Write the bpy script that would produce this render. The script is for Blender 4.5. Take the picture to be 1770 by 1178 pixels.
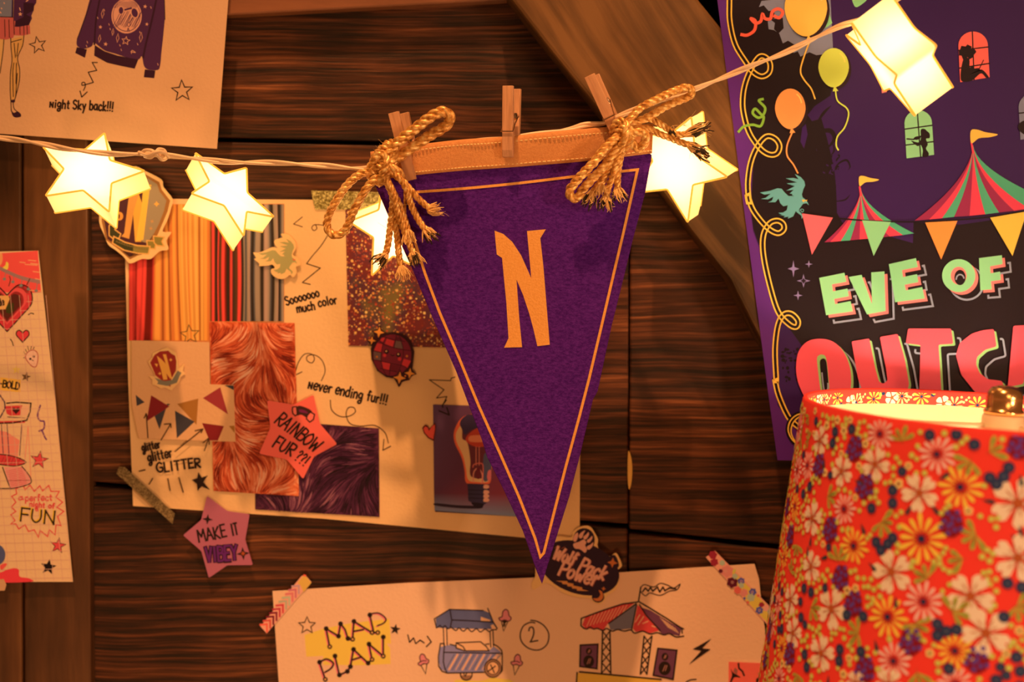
import bpy, math, random
from mathutils import Vector, Matrix
random.seed(7)
for o in list(bpy.data.objects): bpy.data.objects.remove(o)
S = bpy.context.scene
COL = S.collection
PI = math.pi

# ------------------------------------------------------------------ camera, light, exposure
D = 1.23                      # camera to wall, metres
FOC = 1770 * 50 / 36.0        # 50 mm lens, in photo pixels
PITCH = math.atan(162 / FOC)  # looking slightly down
CAM = Vector((0, -D, 0))
cd = bpy.data.cameras.new('camera'); cam = bpy.data.objects.new('camera', cd); COL.objects.link(cam)
cam.location = CAM; cam.rotation_euler = (PI / 2 - PITCH, 0, 0)
cd.lens = 50; cd.sensor_width = 36; cd.clip_start = .02
cd.dof.use_dof = True; cd.dof.focus_distance = 1.125; cd.dof.aperture_fstop = 3.2
S.camera = cam
w = bpy.data.worlds.new('world'); S.world = w; w.use_nodes = True
w.node_tree.nodes['Background'].inputs[0].default_value = (1, .40, .13, 1)
w.node_tree.nodes['Background'].inputs[1].default_value = .17
KEYC = (1, .42, .145)
def light(name, kind, loc, target, energy, color, **k):
    d = bpy.data.lights.new(name, kind); d.energy = energy; d.color = color
    for a, b in k.items(): setattr(d, a, b)
    o = bpy.data.objects.new(name, d); COL.objects.link(o); o.location = loc
    o.rotation_euler = (Vector(target) - Vector(loc)).to_track_quat('-Z', 'Y').to_euler()
    return o
light('ceiling_spotlight', 'SPOT', (-.45, -1.35, 3.3), (-.02, -.05, -.37), 590, KEYC, spot_size=.33, spot_blend=1.0, shadow_soft_size=.045)
light('front_fill', 'POINT', (.7, -2.6, 1.0), (0, 0, -.1), 42, KEYC, shadow_soft_size=.4)  # unseen fill added in front to keep shadows from going black
light('side_fill', 'POINT', (1.1, -1.3, .1), (.34, -.2, -.25), 30, (1, .52, .25), shadow_soft_size=.12)  # fill added out of view at right to brighten the lampshade front
light('low_fill', 'POINT', (-.3, -1.6, -.95), (0, 0, -.35), 27, (1, .42, .15), shadow_soft_size=.2)  # added low fill, no visible source, lifts the lower wall
S.view_settings.view_transform = 'Standard'; S.view_settings.look = 'None'
S.view_settings.gamma = 1; S.view_settings.use_curve_mapping = False
S.view_settings.exposure = 0.0

# ------------------------------------------------------------------ geometry of the view: photo pixel -> point on a real plane
_r = Vector((1, 0, 0)); _f = Vector((0, math.cos(PITCH), -math.sin(PITCH))); _u = Vector((0, math.sin(PITCH), math.cos(PITCH)))
def ray(x, y): return _f + _r * ((x - 885) / FOC) + _u * ((589 - y) / FOC)
def P(x, y, dep):
    d = ray(x, y); t = (-dep - CAM.y) / d.y
    return CAM + d * t
def Pn(x, y, p0, n):
    d = ray(x, y); t = (p0 - CAM).dot(n) / d.dot(n)
    return CAM + d * t

# ------------------------------------------------------------------ colours
def lin(c): c = c / 255; return c / 12.92 if c <= .04045 else ((c + .055) / 1.055) ** 2.4
def ob(r, g, b, lv=.85):      # surface colour of something that looks (r,g,b) under the warm light of the room
    k = (1, .50, .21)
    return tuple(min(.92, max(.004, lin(v) / (lv * k[i]))) for i, v in enumerate((r, g, b)))

# ------------------------------------------------------------------ materials
def newmat(name):
    m = bpy.data.materials.new(name); m.use_nodes = True
    return m, m.node_tree, m.node_tree.nodes['Principled BSDF']
def N(nt, t, **k):
    n = nt.nodes.new(t)
    for a, b in k.items(): setattr(n, a, b)
    return n
def setup_bump(nt, bs, src, strength, dist):
    b = N(nt, 'ShaderNodeBump'); b.inputs['Strength'].default_value = strength; b.inputs['Distance'].default_value = dist
    nt.links.new(src, b.inputs['Height']); nt.links.new(b.outputs[0], bs.inputs['Normal'])
def plain(name, col, rough=.6, metal=0, spec=.3, bump=None):
    m, nt, bs = newmat(name)
    bs.inputs['Base Color'].default_value = (*col, 1); bs.inputs['Roughness'].default_value = rough
    bs.inputs['Metallic'].default_value = metal; bs.inputs['Specular IOR Level'].default_value = spec
    tc = N(nt, 'ShaderNodeTexCoord'); no = N(nt, 'ShaderNodeTexNoise'); no.inputs['Scale'].default_value = bump[0] if bump else 300
    no.inputs['Detail'].default_value = 3
    nt.links.new(tc.outputs['Object'], no.inputs['Vector'])
    setup_bump(nt, bs, no.outputs[0], bump[1] if bump else .1, bump[2] if bump else .0003)
    return m
def ramp(nt, fac, stops):
    r = N(nt, 'ShaderNodeValToRGB'); cr = r.color_ramp
    while len(cr.elements) < len(stops): cr.elements.new(.5)
    for e, (p, c) in zip(cr.elements, stops): e.position = p; e.color = (*c, 1)
    nt.links.new(fac, r.inputs[0]); return r.outputs[0]
def mapping(nt, src, scale, rot=(0, 0, 0)):
    m = N(nt, 'ShaderNodeMapping'); m.inputs['Scale'].default_value = scale; m.inputs['Rotation'].default_value = rot
    nt.links.new(src, m.inputs['Vector']); return m.outputs[0]
def wood(name, stops, scale=(9, 9, 190), bump=.9, dist=.0016, rough=.5, axis=0, coarse=.35, roty=0):
    m, nt, bs = newmat(name)
    tc = N(nt, 'ShaderNodeTexCoord'); oi = N(nt, 'ShaderNodeObjectInfo')
    ad = N(nt, 'ShaderNodeVectorMath', operation='MULTIPLY_ADD')
    cb = N(nt, 'ShaderNodeCombineXYZ')
    for i in range(3): nt.links.new(oi.outputs['Random'], cb.inputs[i])
    nt.links.new(cb.outputs[0], ad.inputs[0]); ad.inputs[1].default_value = (7, 5, 9); nt.links.new(tc.outputs['Object'], ad.inputs[2])
    # slow wander of the grain
    wn = N(nt, 'ShaderNodeTexNoise'); wn.inputs['Scale'].default_value = 5; wn.inputs['Detail'].default_value = 2
    nt.links.new(ad.outputs[0], wn.inputs['Vector'])
    w2 = N(nt, 'ShaderNodeVectorMath', operation='MULTIPLY_ADD'); nt.links.new(wn.outputs['Color'], w2.inputs[0])
    w2.inputs[1].default_value = (.02, .02, .02); nt.links.new(ad.outputs[0], w2.inputs[2])
    n1 = N(nt, 'ShaderNodeTexNoise'); n1.inputs['Scale'].default_value = 1; n1.inputs['Detail'].default_value = 6; n1.inputs['Roughness'].default_value = .62
    if roty: rot_ = mapping(nt, w2.outputs[0], (1, 1, 1), (0, roty, 0))
    else: rot_ = w2.outputs[0]
    nt.links.new(mapping(nt, rot_, scale), n1.inputs['Vector'])
    n2 = N(nt, 'ShaderNodeTexNoise'); n2.inputs['Scale'].default_value = 1; n2.inputs['Detail'].default_value = 4
    nt.links.new(mapping(nt, rot_, tuple(s * coarse for s in scale)), n2.inputs['Vector'])
    n3 = N(nt, 'ShaderNodeTexNoise'); n3.inputs['Scale'].default_value = 9; n3.inputs['Detail'].default_value = 3
    nt.links.new(ad.outputs[0], n3.inputs['Vector'])
    mx = N(nt, 'ShaderNodeMath', operation='MULTIPLY_ADD'); nt.links.new(n2.outputs[0], mx.inputs[0]); mx.inputs[1].default_value = .6
    m3 = N(nt, 'ShaderNodeMath', operation='MULTIPLY'); nt.links.new(n1.outputs[0], m3.inputs[0]); m3.inputs[1].default_value = .6
    nt.links.new(m3.outputs[0], mx.inputs[2])
    m4 = N(nt, 'ShaderNodeMath', operation='MULTIPLY_ADD'); nt.links.new(n3.outputs[0], m4.inputs[0]); m4.inputs[1].default_value = .35
    nt.links.new(mx.outputs[0], m4.inputs[2])
    m5 = N(nt, 'ShaderNodeMath', operation='SUBTRACT'); nt.links.new(m4.outputs[0], m5.inputs[0]); m5.inputs[1].default_value = .275
    nt.links.new(ramp(nt, m5.outputs[0], stops), bs.inputs['Base Color'])
    bs.inputs['Roughness'].default_value = rough; bs.inputs['Specular IOR Level'].default_value = .35
    setup_bump(nt, bs, mx.outputs[0], bump, dist)
    return m
M = {}
M['plank'] = wood('brushed_dark_wood', [(.40, (.010, .0035, .0015)), (.48, (.040, .012, .0045)), (.55, (.080, .025, .009)), (.63, (.145, .048, .018)), (.76, (.36, .14, .055))], scale=(15, 15, 620), coarse=.34, dist=.0013, bump=.8)
M['board'] = wood('vertical_board_wood', [(.3, (.035, .016, .008)), (.5, (.10, .045, .020)), (.7, (.20, .095, .04))], scale=(60, 40, 5), bump=.4, dist=.0008, rough=.45)
M['beam'] = wood('diagonal_beam_wood', [(.36, (.045, .023, .009)), (.5, (.12, .062, .024)), (.64, (.21, .11, .042))], scale=(6, 40, 75), roty=math.radians(-53), bump=.25, dist=.0005, rough=.42)
M['rail'] = wood('top_rail_wood', [(.3, (.10, .045, .025)), (.6, (.26, .11, .06)), (.8, (.36, .17, .09))], scale=(8, 20, 60), bump=.15, dist=.0004, rough=.5)
M['pin'] = wood('clothespin_wood', [(.3, (.50, .27, .16)), (.5, (.66, .38, .23)), (.7, (.75, .46, .28))], scale=(500, 300, 40), bump=.15, dist=.0002, rough=.55)
M['dark'] = plain('dark_gap', (.006, .004, .003), .9)
def paper(name, c, lv=.85): return plain(name, ob(*c, lv), .85, 0, .1, bump=(340, .32, .0008))
M['cream'] = paper('cream_paper', (202, 126, 70))
M['edge'] = paper('sticker_edge', (228, 148, 74))
def inkmat():
    m, nt, bs = newmat('print_ink')
    a = N(nt, 'ShaderNodeAttribute', attribute_name='ink'); nt.links.new(a.outputs['Color'], bs.inputs['Base Color'])
    bs.inputs['Roughness'].default_value = .62; bs.inputs['Specular IOR Level'].default_value = .2
    return m
M['ink'] = inkmat()
def glossink():
    m, nt, bs = newmat('poster_ink')
    a = N(nt, 'ShaderNodeAttribute', attribute_name='ink'); nt.links.new(a.outputs['Color'], bs.inputs['Base Color'])
    bs.inputs['Roughness'].default_value = .5; bs.inputs['Specular IOR Level'].default_value = .2
    tc = N(nt, 'ShaderNodeTexCoord'); no = N(nt, 'ShaderNodeTexNoise'); no.inputs['Scale'].default_value = 700
    nt.links.new(tc.outputs['Object'], no.inputs['Vector']); setup_bump(nt, bs, no.outputs[0], .2, .0002)
    return m
M['poster'] = glossink()
def felt(name, c1, c2, sc=(330, 300, 620)):
    m, nt, bs = newmat(name)
    tc = N(nt, 'ShaderNodeTexCoord'); n1 = N(nt, 'ShaderNodeTexNoise'); n1.inputs['Scale'].default_value = 1; n1.inputs['Detail'].default_value = 6; n1.inputs['Roughness'].default_value = .75
    nt.links.new(mapping(nt, tc.outputs['Object'], sc), n1.inputs['Vector'])
    nt.links.new(ramp(nt, n1.outputs[0], [(.36, c1), (.66, c2)]), bs.inputs['Base Color'])
    bs.inputs['Roughness'].default_value = .95; bs.inputs['Specular IOR Level'].default_value = .08
    bs.inputs['Sheen Weight'].default_value = .25; bs.inputs['Sheen Tint'].default_value = (*c2, 1)
    setup_bump(nt, bs, n1.outputs[0], .8, .0012)
    return m
M['felt_purple'] = felt('purple_felt', (.050, .008, .20), (.13, .026, .44))
M['felt_gold'] = felt('gold_felt', (.70, .33, .13), (.80, .42, .18), (500, 500, 500))
M['felt_ink'] = felt('gold_flock_print', (.86, .44, .12), (.94, .54, .18), (500, 500, 500))
def furmat(name, stops, sc=1.0):
    m, nt, bs = newmat(name)
    tc = N(nt, 'ShaderNodeTexCoord')
    wn = N(nt, 'ShaderNodeTexNoise'); wn.inputs['Scale'].default_value = 38 * sc; wn.inputs['Detail'].default_value = 1.5
    nt.links.new(tc.outputs['Object'], wn.inputs['Vector'])
    w2 = N(nt, 'ShaderNodeVectorMath', operation='MULTIPLY_ADD'); nt.links.new(wn.outputs['Color'], w2.inputs[0])
    w2.inputs[1].default_value = (.05, .0, .05); nt.links.new(tc.outputs['Object'], w2.inputs[2])
    n1 = N(nt, 'ShaderNodeTexNoise'); n1.inputs['Scale'].default_value = 1; n1.inputs['Detail'].default_value = 5; n1.inputs['Roughness'].default_value = .6
    nt.links.new(mapping(nt, w2.outputs[0], (420 * sc, 30, 60 * sc)), n1.inputs['Vector'])
    n2 = N(nt, 'ShaderNodeTexNoise'); n2.inputs['Scale'].default_value = 55 * sc; n2.inputs['Detail'].default_value = 2
    nt.links.new(w2.outputs[0], n2.inputs['Vector'])
    a = N(nt, 'ShaderNodeMath', operation='MULTIPLY'); nt.links.new(n1.outputs[0], a.inputs[0]); a.inputs[1].default_value = .5
    b = N(nt, 'ShaderNodeMath', operation='MULTIPLY_ADD'); nt.links.new(n2.outputs[0], b.inputs[0]); b.inputs[1].default_value = .55; nt.links.new(a.outputs[0], b.inputs[2])
    nt.links.new(ramp(nt, b.outputs[0], stops), bs.inputs['Base Color']); bs.inputs['Roughness'].default_value = .55; bs.inputs['Specular IOR Level'].default_value = .2
    return m
M['fur_orange'] = furmat('orange_fur_photo', [(.38, ob(120, 25, 8)), (.50, ob(195, 62, 22)), (.60, ob(225, 100, 48)), (.72, ob(240, 150, 90))])
M['fur_purple'] = furmat('purple_fur_photo', [(.40, ob(38, 8, 12)), (.53, ob(66, 16, 28)), (.64, ob(105, 38, 45)), (.76, ob(160, 80, 70))], .9)
def glittermat(name, base, scale=560, dens=.5):
    m, nt, bs = newmat(name)
    tc = N(nt, 'ShaderNodeTexCoord')
    out = None
    n0 = N(nt, 'ShaderNodeTexNoise'); n0.inputs['Scale'].default_value = 28; n0.inputs['Detail'].default_value = 2
    nt.links.new(tc.outputs['Object'], n0.inputs['Vector'])
    cur = ramp(nt, n0.outputs[0], base)
    for i, (sc, th) in enumerate(((scale, .45), (scale * .6, .72))):
        v = N(nt, 'ShaderNodeTexVoronoi'); v.inputs['Scale'].default_value = sc
        ml = mapping(nt, tc.outputs['Object'], (1, 0, 1)); nt.links.new(ml, v.inputs['Vector'])
        sp = N(nt, 'ShaderNodeSeparateColor'); nt.links.new(v.outputs['Color'], sp.inputs[0])
        g = N(nt, 'ShaderNodeMath', operation='GREATER_THAN'); g.inputs[1].default_value = th; nt.links.new(sp.outputs[0], g.inputs[0])
        l = N(nt, 'ShaderNodeMath', operation='LESS_THAN'); l.inputs[1].default_value = .42; nt.links.new(v.outputs['Distance'], l.inputs[0])
        mu = N(nt, 'ShaderNodeMath', operation='MULTIPLY'); nt.links.new(g.outputs[0], mu.inputs[0]); nt.links.new(l.outputs[0], mu.inputs[1])
        cc = ramp(nt, sp.outputs[1], [(0, ob(120, 30, 15)), (.3, ob(190, 60, 25)), (.55, ob(110, 90, 75)), (.8, ob(205, 105, 35)), (1, ob(235, 155, 70))])
        mx = N(nt, 'ShaderNodeMix', data_type='RGBA'); nt.links.new(mu.outputs[0], mx.inputs[0]); nt.links.new(cur, mx.inputs[6]); nt.links.new(cc, mx.inputs[7])
        cur = mx.outputs[2]
    nt.links.new(cur, bs.inputs['Base Color']); bs.inputs['Roughness'].default_value = .5
    return m
M['glitter'] = glittermat('glitter_photo', [(.3, ob(70, 24, 30)), (.45, ob(110, 22, 15)), (.55, ob(75, 28, 30)), (.7, ob(120, 80, 25))])
def tape_glitter(name, c1, c2):
    m, nt, bs = newmat(name)
    tc = N(nt, 'ShaderNodeTexCoord'); v = N(nt, 'ShaderNodeTexVoronoi'); v.inputs['Scale'].default_value = 900
    nt.links.new(tc.outputs['Object'], v.inputs['Vector'])
    sp = N(nt, 'ShaderNodeSeparateColor'); nt.links.new(v.outputs['Color'], sp.inputs[0])
    nt.links.new(ramp(nt, sp.outputs[0], [(.2, c1), (.9, c2)]), bs.inputs['Base Color'])
    bs.inputs['Metallic'].default_value = .4; bs.inputs['Roughness'].default_value = .35
    setup_bump(nt, bs, sp.outputs[1], .6, .0004)
    return m
M['tape_gold'] = tape_glitter('gold_glitter_tape', ob(120, 80, 20), ob(240, 190, 80))
M['tape_dull'] = tape_glitter('dull_glitter_tape', ob(100, 62, 26), ob(150, 100, 48))

# ------------------------------------------------------------------ object helpers
def mk(name, verts, faces, mat, parent=None, label=None, cat=None, group=None, kind=None, cols=None, smooth=False, origin=None):
    vs = [Vector(v) for v in verts]
    if origin is None:
        lo = [min(v[i] for v in vs) for i in range(3)]; hi = [max(v[i] for v in vs) for i in range(3)]
        origin = Vector([(a + b) / 2 for a, b in zip(lo, hi)])
    me = bpy.data.meshes.new(name); me.from_pydata([v - origin for v in vs], [], faces)
    if cols is not None:
        at = me.color_attributes.new('ink', 'FLOAT_COLOR', 'CORNER')
        k = 0
        for fi, f in enumerate(faces):
            for vi in f:
                c = cols[vi]; at.data[k].color = (c[0], c[1], c[2], 1); k += 1
    if smooth: me.polygons.foreach_set('use_smooth', [True] * len(me.polygons))
    if mat: me.materials.append(mat)
    me.update()
    o = bpy.data.objects.new(name, me); COL.objects.link(o)
    o['wo'] = list(origin)
    if parent:
        o.parent = parent; o.location = origin - Vector(parent['wo'])
    else: o.location = origin
    props(o, label, cat, group, kind)
    return o
def props(o, label=None, cat=None, group=None, kind=None):
    if label: o['label'] = label
    if cat: o['category'] = cat
    if group: o['group'] = group
    if kind: o['kind'] = kind
def empty(name, loc, label=None, cat=None, group=None, kind=None):
    o = bpy.data.objects.new(name, None); COL.objects.link(o); o.location = loc; o['wo'] = list(loc)
    o.empty_display_size = .02
    props(o, label, cat, group, kind); return o
class MB:
    def __init__(s): s.v = []; s.f = []
    def add(s, vs, fs):
        n = len(s.v); s.v += [Vector(v) for v in vs]; s.f += [tuple(i + n for i in f) for f in fs]; return s
    def prism(s, front, vec):     # front outline (counter-clockwise seen from the camera), pushed along vec
        n = len(front); b = [Vector(p) + vec for p in front]
        area = sum(front[i][0] * front[(i + 1) % n][2] - front[(i + 1) % n][0] * front[i][2] for i in range(n))
        if area < 0: front = front[::-1]; b = b[::-1]
        s.add(list(front) + b, [tuple(range(n)), tuple(range(2 * n - 1, n - 1, -1))] + [(i, i + n, (i + 1) % n + n, (i + 1) % n) for i in range(n)])
        return s
    def box(s, c, sx, sy, sz, mat=None):
        q = [(x * sx / 2, y * sy / 2, z * sz / 2) for x in (-1, 1) for y in (-1, 1) for z in (-1, 1)]
        q = [(mat @ Vector(p) if mat else Vector(p)) + Vector(c) for p in q]
        s.add(q, [(0, 1, 3, 2), (4, 6, 7, 5), (0, 4, 5, 1), (2, 3, 7, 6), (0, 2, 6, 4), (1, 5, 7, 3)]); return s
    def tube(s, pts, r, n=8, flute=0, twist=0, cap=True):
        pts = [Vector(p) for p in pts]; m = len(pts)
        rr = r if isinstance(r, (list, tuple)) else [r] * m
        up = None; base = len(s.v); phase = 0
        for i, p in enumerate(pts):
            t = (pts[min(i + 1, m - 1)] - pts[max(i - 1, 0)]).normalized()
            if up is None:
                up = Vector((0, -1, 0)) if abs(t.y) < .9 else Vector((0, 0, 1))
            up = (up - t * up.dot(t)).normalized(); sd = t.cross(up)
            if i: phase += twist * (pts[i] - pts[i - 1]).length
            for k in range(n):
                a = 2 * PI * k / n + phase; q = rr[i] * (1 - (flute if k % 2 else 0))
                s.v.append(p + (up * math.cos(a) + sd * math.sin(a)) * q)
        for i in range(m - 1):
            for k in range(n):
                a = base + i * n + k; b = base + i * n + (k + 1) % n
                s.f.append((a, b, b + n, a + n))
        if cap:
            s.f.append(tuple(base + k for k in range(n))[::-1]); s.f.append(tuple(base + (m - 1) * n + k for k in range(n)))
        return s
    def build(s, name, mat, parent=None, **k): return mk(name, s.v, s.f, mat, parent, **k)

# ------------------------------------------------------------------ 2-D drawing in photo pixels
def cr(pts, n=6, closed=False):       # Catmull-Rom
    out = []; m = len(pts)
    if m < 3: return list(pts)
    for i in range(m if closed else m - 1):
        g = (lambda j: pts[j % m]) if closed else (lambda j: pts[max(0, min(m - 1, j))])
        a, b, c, d = g(i - 1), g(i), g(i + 1), g(i + 2)
        for k in range(n):
            t = k / n
            out.append(tuple(.5 * (2 * b[q] + (c[q] - a[q]) * t + (2 * a[q] - 5 * b[q] + 4 * c[q] - d[q]) * t * t + (3 * b[q] - a[q] - 3 * c[q] + d[q]) * t ** 3) for q in range(len(b))))
    if not closed: out.append(tuple(pts[-1]))
    return out
def rnd_poly(pts, rad, n=4):          # round the corners of a polygon
    out = []; m = len(pts)
    for i in range(m):
        p, a, b = Vector(pts[i]), Vector(pts[i - 1]), Vector(pts[(i + 1) % m])
        da, db = (a - p), (b - p); r = min(rad, da.length * .4, db.length * .4)
        s, e = p + da.normalized() * r, p + db.normalized() * r
        for k in range(n + 1):
            t = k / n; q = s * (1 - t) ** 2 + p * 2 * t * (1 - t) + e * t * t; out.append(tuple(q))
    return out
def crop(x0, y0, s): return lambda pts: [(x0 + x / s, y0 + y / s) for x, y in pts]
def star_pts(cx, cy, r, r2=.42, rot=0, n=5, sx=1):
    return [(cx + sx * (r if k % 2 == 0 else r * r2) * math.sin(rot + k * PI / n), cy - (r if k % 2 == 0 else r * r2) * math.cos(rot + k * PI / n)) for k in range(2 * n)]
def ell(cx, cy, rx, ry, rot=0, n=24, a0=0, a1=2 * PI):
    c, s = math.cos(rot), math.sin(rot); out = []
    full = abs(a1 - a0 - 2 * PI) < 1e-6
    for k in range(n if full else n + 1):
        a = a0 + (a1 - a0) * k / n; x, y = rx * math.cos(a), ry * math.sin(a); out.append((cx + x * c - y * s, cy + x * s + y * c))
    return out
class Pr:
    """flat print on a plane parallel to the wall; polygons in photo pixels are laid on the plane itself"""
    def __init__(s, dep, off=.00006): s.dep = dep + off; s.v = []; s.f = []; s.c = []; s.n = 0
    step = 3e-6; wrap = 10 ** 9
    def d(s): s.n += 1; return s.dep + (s.n % s.wrap) * s.step
    def poly(s, pts, col):
        n = len(s.v); dd = s.d(); cc = col if isinstance(col, list) else [col] * len(pts)
        a = sum(pts[i][0] * pts[(i + 1) % len(pts)][1] - pts[(i + 1) % len(pts)][0] * pts[i][1] for i in range(len(pts)))
        if a > 0: pts = pts[::-1]; cc = cc[::-1]
        s.v += [P(x, y, dd) for x, y in pts]; s.c += cc; s.f.append(tuple(range(n, n + len(pts)))); return s
    def stroke(s, pts, w, col, closed=False, taper=False):
        m = len(pts); dd = s.d(); n = len(s.v)
        q = []
        for p in pts:
            if not q or math.hypot(p[0] - q[-1][0], p[1] - q[-1][1]) > .05: q.append(p)
        pts = q; m = len(pts)
        if m < 2: return s
        if not closed and not taper:      # a sharp turn starts a new ribbon
            for i in range(1, m - 1):
                d1 = Vector(pts[i]) - Vector(pts[i - 1]); d2 = Vector(pts[i + 1]) - Vector(pts[i])
                if d1.normalized().dot(d2.normalized()) < -.2:
                    s.stroke(pts[:i + 1], w, col); s.stroke(pts[i:], w, col); return s
        if not closed:    # a little longer at the ends
            def ext(a, b):
                l = math.hypot(a[0] - b[0], a[1] - b[1]) or 1; return (a[0] + (a[0] - b[0]) / l * w * .3, a[1] + (a[1] - b[1]) / l * w * .3)
            pts = [ext(pts[0], pts[1])] + pts[1:-1] + [ext(pts[-1], pts[-2])] if m > 2 else [ext(pts[0], pts[1]), ext(pts[1], pts[0])]
        for i, (x, y) in enumerate(pts):
            if closed: a, b = pts[i - 1], pts[(i + 1) % m]
            else: a, b = pts[max(i - 1, 0)], pts[min(i + 1, m - 1)]
            d1 = Vector((x - a[0], y - a[1])); d2 = Vector((b[0] - x, b[1] - y))
            if d1.length < 1e-6: d1 = d2
            if d2.length < 1e-6: d2 = d1
            d1.normalize(); d2.normalize(); n1 = Vector((-d1.y, d1.x)); n2 = Vector((-d2.y, d2.x))
            nn = n1 + n2
            if nn.length < .3: nn = n1
            nn.normalize(); k = 1 / max(.55, nn.dot(n1))
            ww = w * k / 2
            if taper: ww *= max(.15, math.sin(PI * (i + .3) / (m - 1 + .6)))
            s.v.append(P(x + nn.x * ww, y + nn.y * ww, dd)); s.v.append(P(x - nn.x * ww, y - nn.y * ww, dd)); s.c += [col, col]
        for i in range(m if closed else m - 1):
            a = n + 2 * i; b = n + 2 * ((i + 1) % m); s.f.append((a, a + 1, b + 1, b))
        return s
    def sm(s, pts, w, col, closed=False, taper=False): return s.stroke(cr(pts, 6, closed), w, col, closed, taper)
    def fillsm(s, pts, col): return s.poly(cr(pts, 5, True), col)
    def disc(s, x, y, r, col, ry=None): return s.poly(ell(x, y, r, ry or r, 0, 14), col)
    def cols(s, cols, y0, y1, tilt=0):   # vertical gradient stripes, cols = [(x, colour)], y0/y1 number or function of x
        dd = s.d(); n = len(s.v)
        for x, c in cols:
            ya = y0(x) if callable(y0) else y0; yb = y1(x) if callable(y1) else y1
            K = 8
            for k in range(K + 1):
                t = k / K; xx = x + (tilt(x, t) if callable(tilt) else tilt * t)
                s.v.append(P(xx, ya + (yb - ya) * t, dd)); s.c.append(c)
        for i in range(len(cols) - 1):
            for k in range(8):
                a = n + i * 9 + k; s.f.append((a, a + 1, a + 10, a + 9))
        return s
    def build(s, name, parent=None, mat=None, **k):
        return mk(name, s.v, s.f, mat or M['ink'], parent, cols=s.c, **k)
def sheet(name, pts, dep, mat, th=.0004, parent=None, cols=None, **k):
    m = MB(); m.prism([P(x, y, dep) for x, y in pts], Vector((0, th, 0)))
    return mk(name, m.v, m.f, mat, parent, cols=[cols] * len(m.v) if cols else None, **k)

# one-line hand lettering; '~' = curved stroke; units: per cent of letter height
FONT = {
'A': (60, '0,0 30,100 60,0|12,38 48,38'), 'B': (55, '5,0 5,100|~5,100 45,92 45,60 8,53|~8,53 55,46 50,5 5,0'), 'C': (58, '~55,82 30,100 3,70 3,30 28,0 55,16'),
'D': (60, '5,0 5,100|~5,100 45,90 58,50 45,10 5,0'),
'E': (50, '48,100 5,100 5,0 50,0|5,52 42,52'), 'F': (48, '48,100 5,100 5,0|5,52 40,52'), 'G': (62, '~56,84 30,100 4,70 4,30 30,0 56,12 58,45|58,46 34,46'),
'I': (30, '15,0 15,100'), 'J': (45, '~40,100 40,25 20,0 2,18'), 'K': (56, '5,0 5,100|52,100 8,45 54,0'), 'L': (48, '5,100 5,0 48,0'),
'M': (72, '4,0 8,100 36,40 64,100 70,0'), 'N': (60, '5,0 5,100 56,0 56,100'), 'O': (62, '~31,100 4,70 4,30 31,0 58,30 58,70 31,100'),
'P': (52, '6,0 6,100|~6,100 50,92 50,55 6,46'), 'R': (55, '6,0 6,100|~6,100 50,92 48,56 8,50|14,50 54,0'), 'S': (50, '~46,86 25,100 5,80 14,58 40,44 46,18 24,0 3,14'),
'T': (58, '2,100 56,100|29,100 29,0'), 'U': (58, '~5,100 5,30 28,0 52,30 52,100'), 'V': (58, '2,100 29,0 56,100'), 'W': (80, '2,100 20,0 40,70 60,0 78,100'), 'Y': (56, '2,100 28,50 54,100|28,50 28,0'),
'a': (50, '~40,52 20,60 5,40 6,12 20,2 36,14 40,30|42,62 42,8 50,0'), 'b': (48, '6,100 6,0|~6,48 28,62 44,42 40,8 22,0 6,14'), 'c': (42, '~40,50 22,62 4,40 8,8 24,0 40,12'),
'd': (48, '42,100 42,0|~42,48 24,62 4,40 8,8 24,0 42,14'), 'e': (46, '~5,32 42,34 38,58 20,62 4,38 8,8 26,0 42,12'), 'f': (36, '~36,90 22,100 16,80 16,0|3,58 32,58'),
'g': (48, '~42,52 22,62 5,42 10,16 28,14 42,34|~42,60 42,-20 24,-38 8,-30 14,-12 38,-8'), 'h': (46, '6,100 6,0|~6,42 24,62 40,48 40,0'), 'i': (20, '10,60 10,0|9,80 11,86'),
'k': (44, '6,100 6,0|40,62 8,26 42,0'), 'l': (20, '10,100 10,0'), 'm': (66, '5,60 5,0|~5,42 18,62 32,44 33,0|~33,42 48,62 60,44 61,0'), 'n': (46, '5,60 5,0|~5,42 24,62 40,46 40,0'),
'o': (46, '~23,62 5,46 5,16 23,0 41,16 41,46 23,62'), 'p': (48, '6,60 6,-38|~6,48 28,62 44,42 40,8 22,0 6,14'), 'r': (34, '6,60 6,0|~6,38 18,58 32,56'),
's': (38, '~34,54 18,62 6,48 30,24 28,4 4,6'), 't': (36, '16,90 16,8 30,2|3,60 32,62'), 'u': (46, '~5,60 6,14 22,0 40,20|40,60 40,0'), 'v': (42, '2,60 20,0 40,60'), 'w': (60, '2,60 15,0 30,45 45,0 58,60'),
'y': (44, '4,60 22,10|42,62 12,-38'), '!': (20, '11,100 9,28|9,6 10,0'), '?': (40, '~4,78 18,100 36,80 20,50 18,26|18,5 19,0'), '-': (40, '5,42 35,42'), '2': (50, '~5,75 24,100 44,78 30,40 4,2|4,2 48,6'),
'ᴎ': (50, '6,0 6,60|6,60 42,0|42,0 42,60'), ' ': (34, ''), '.': (16, '7,4 9,0')}
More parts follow.
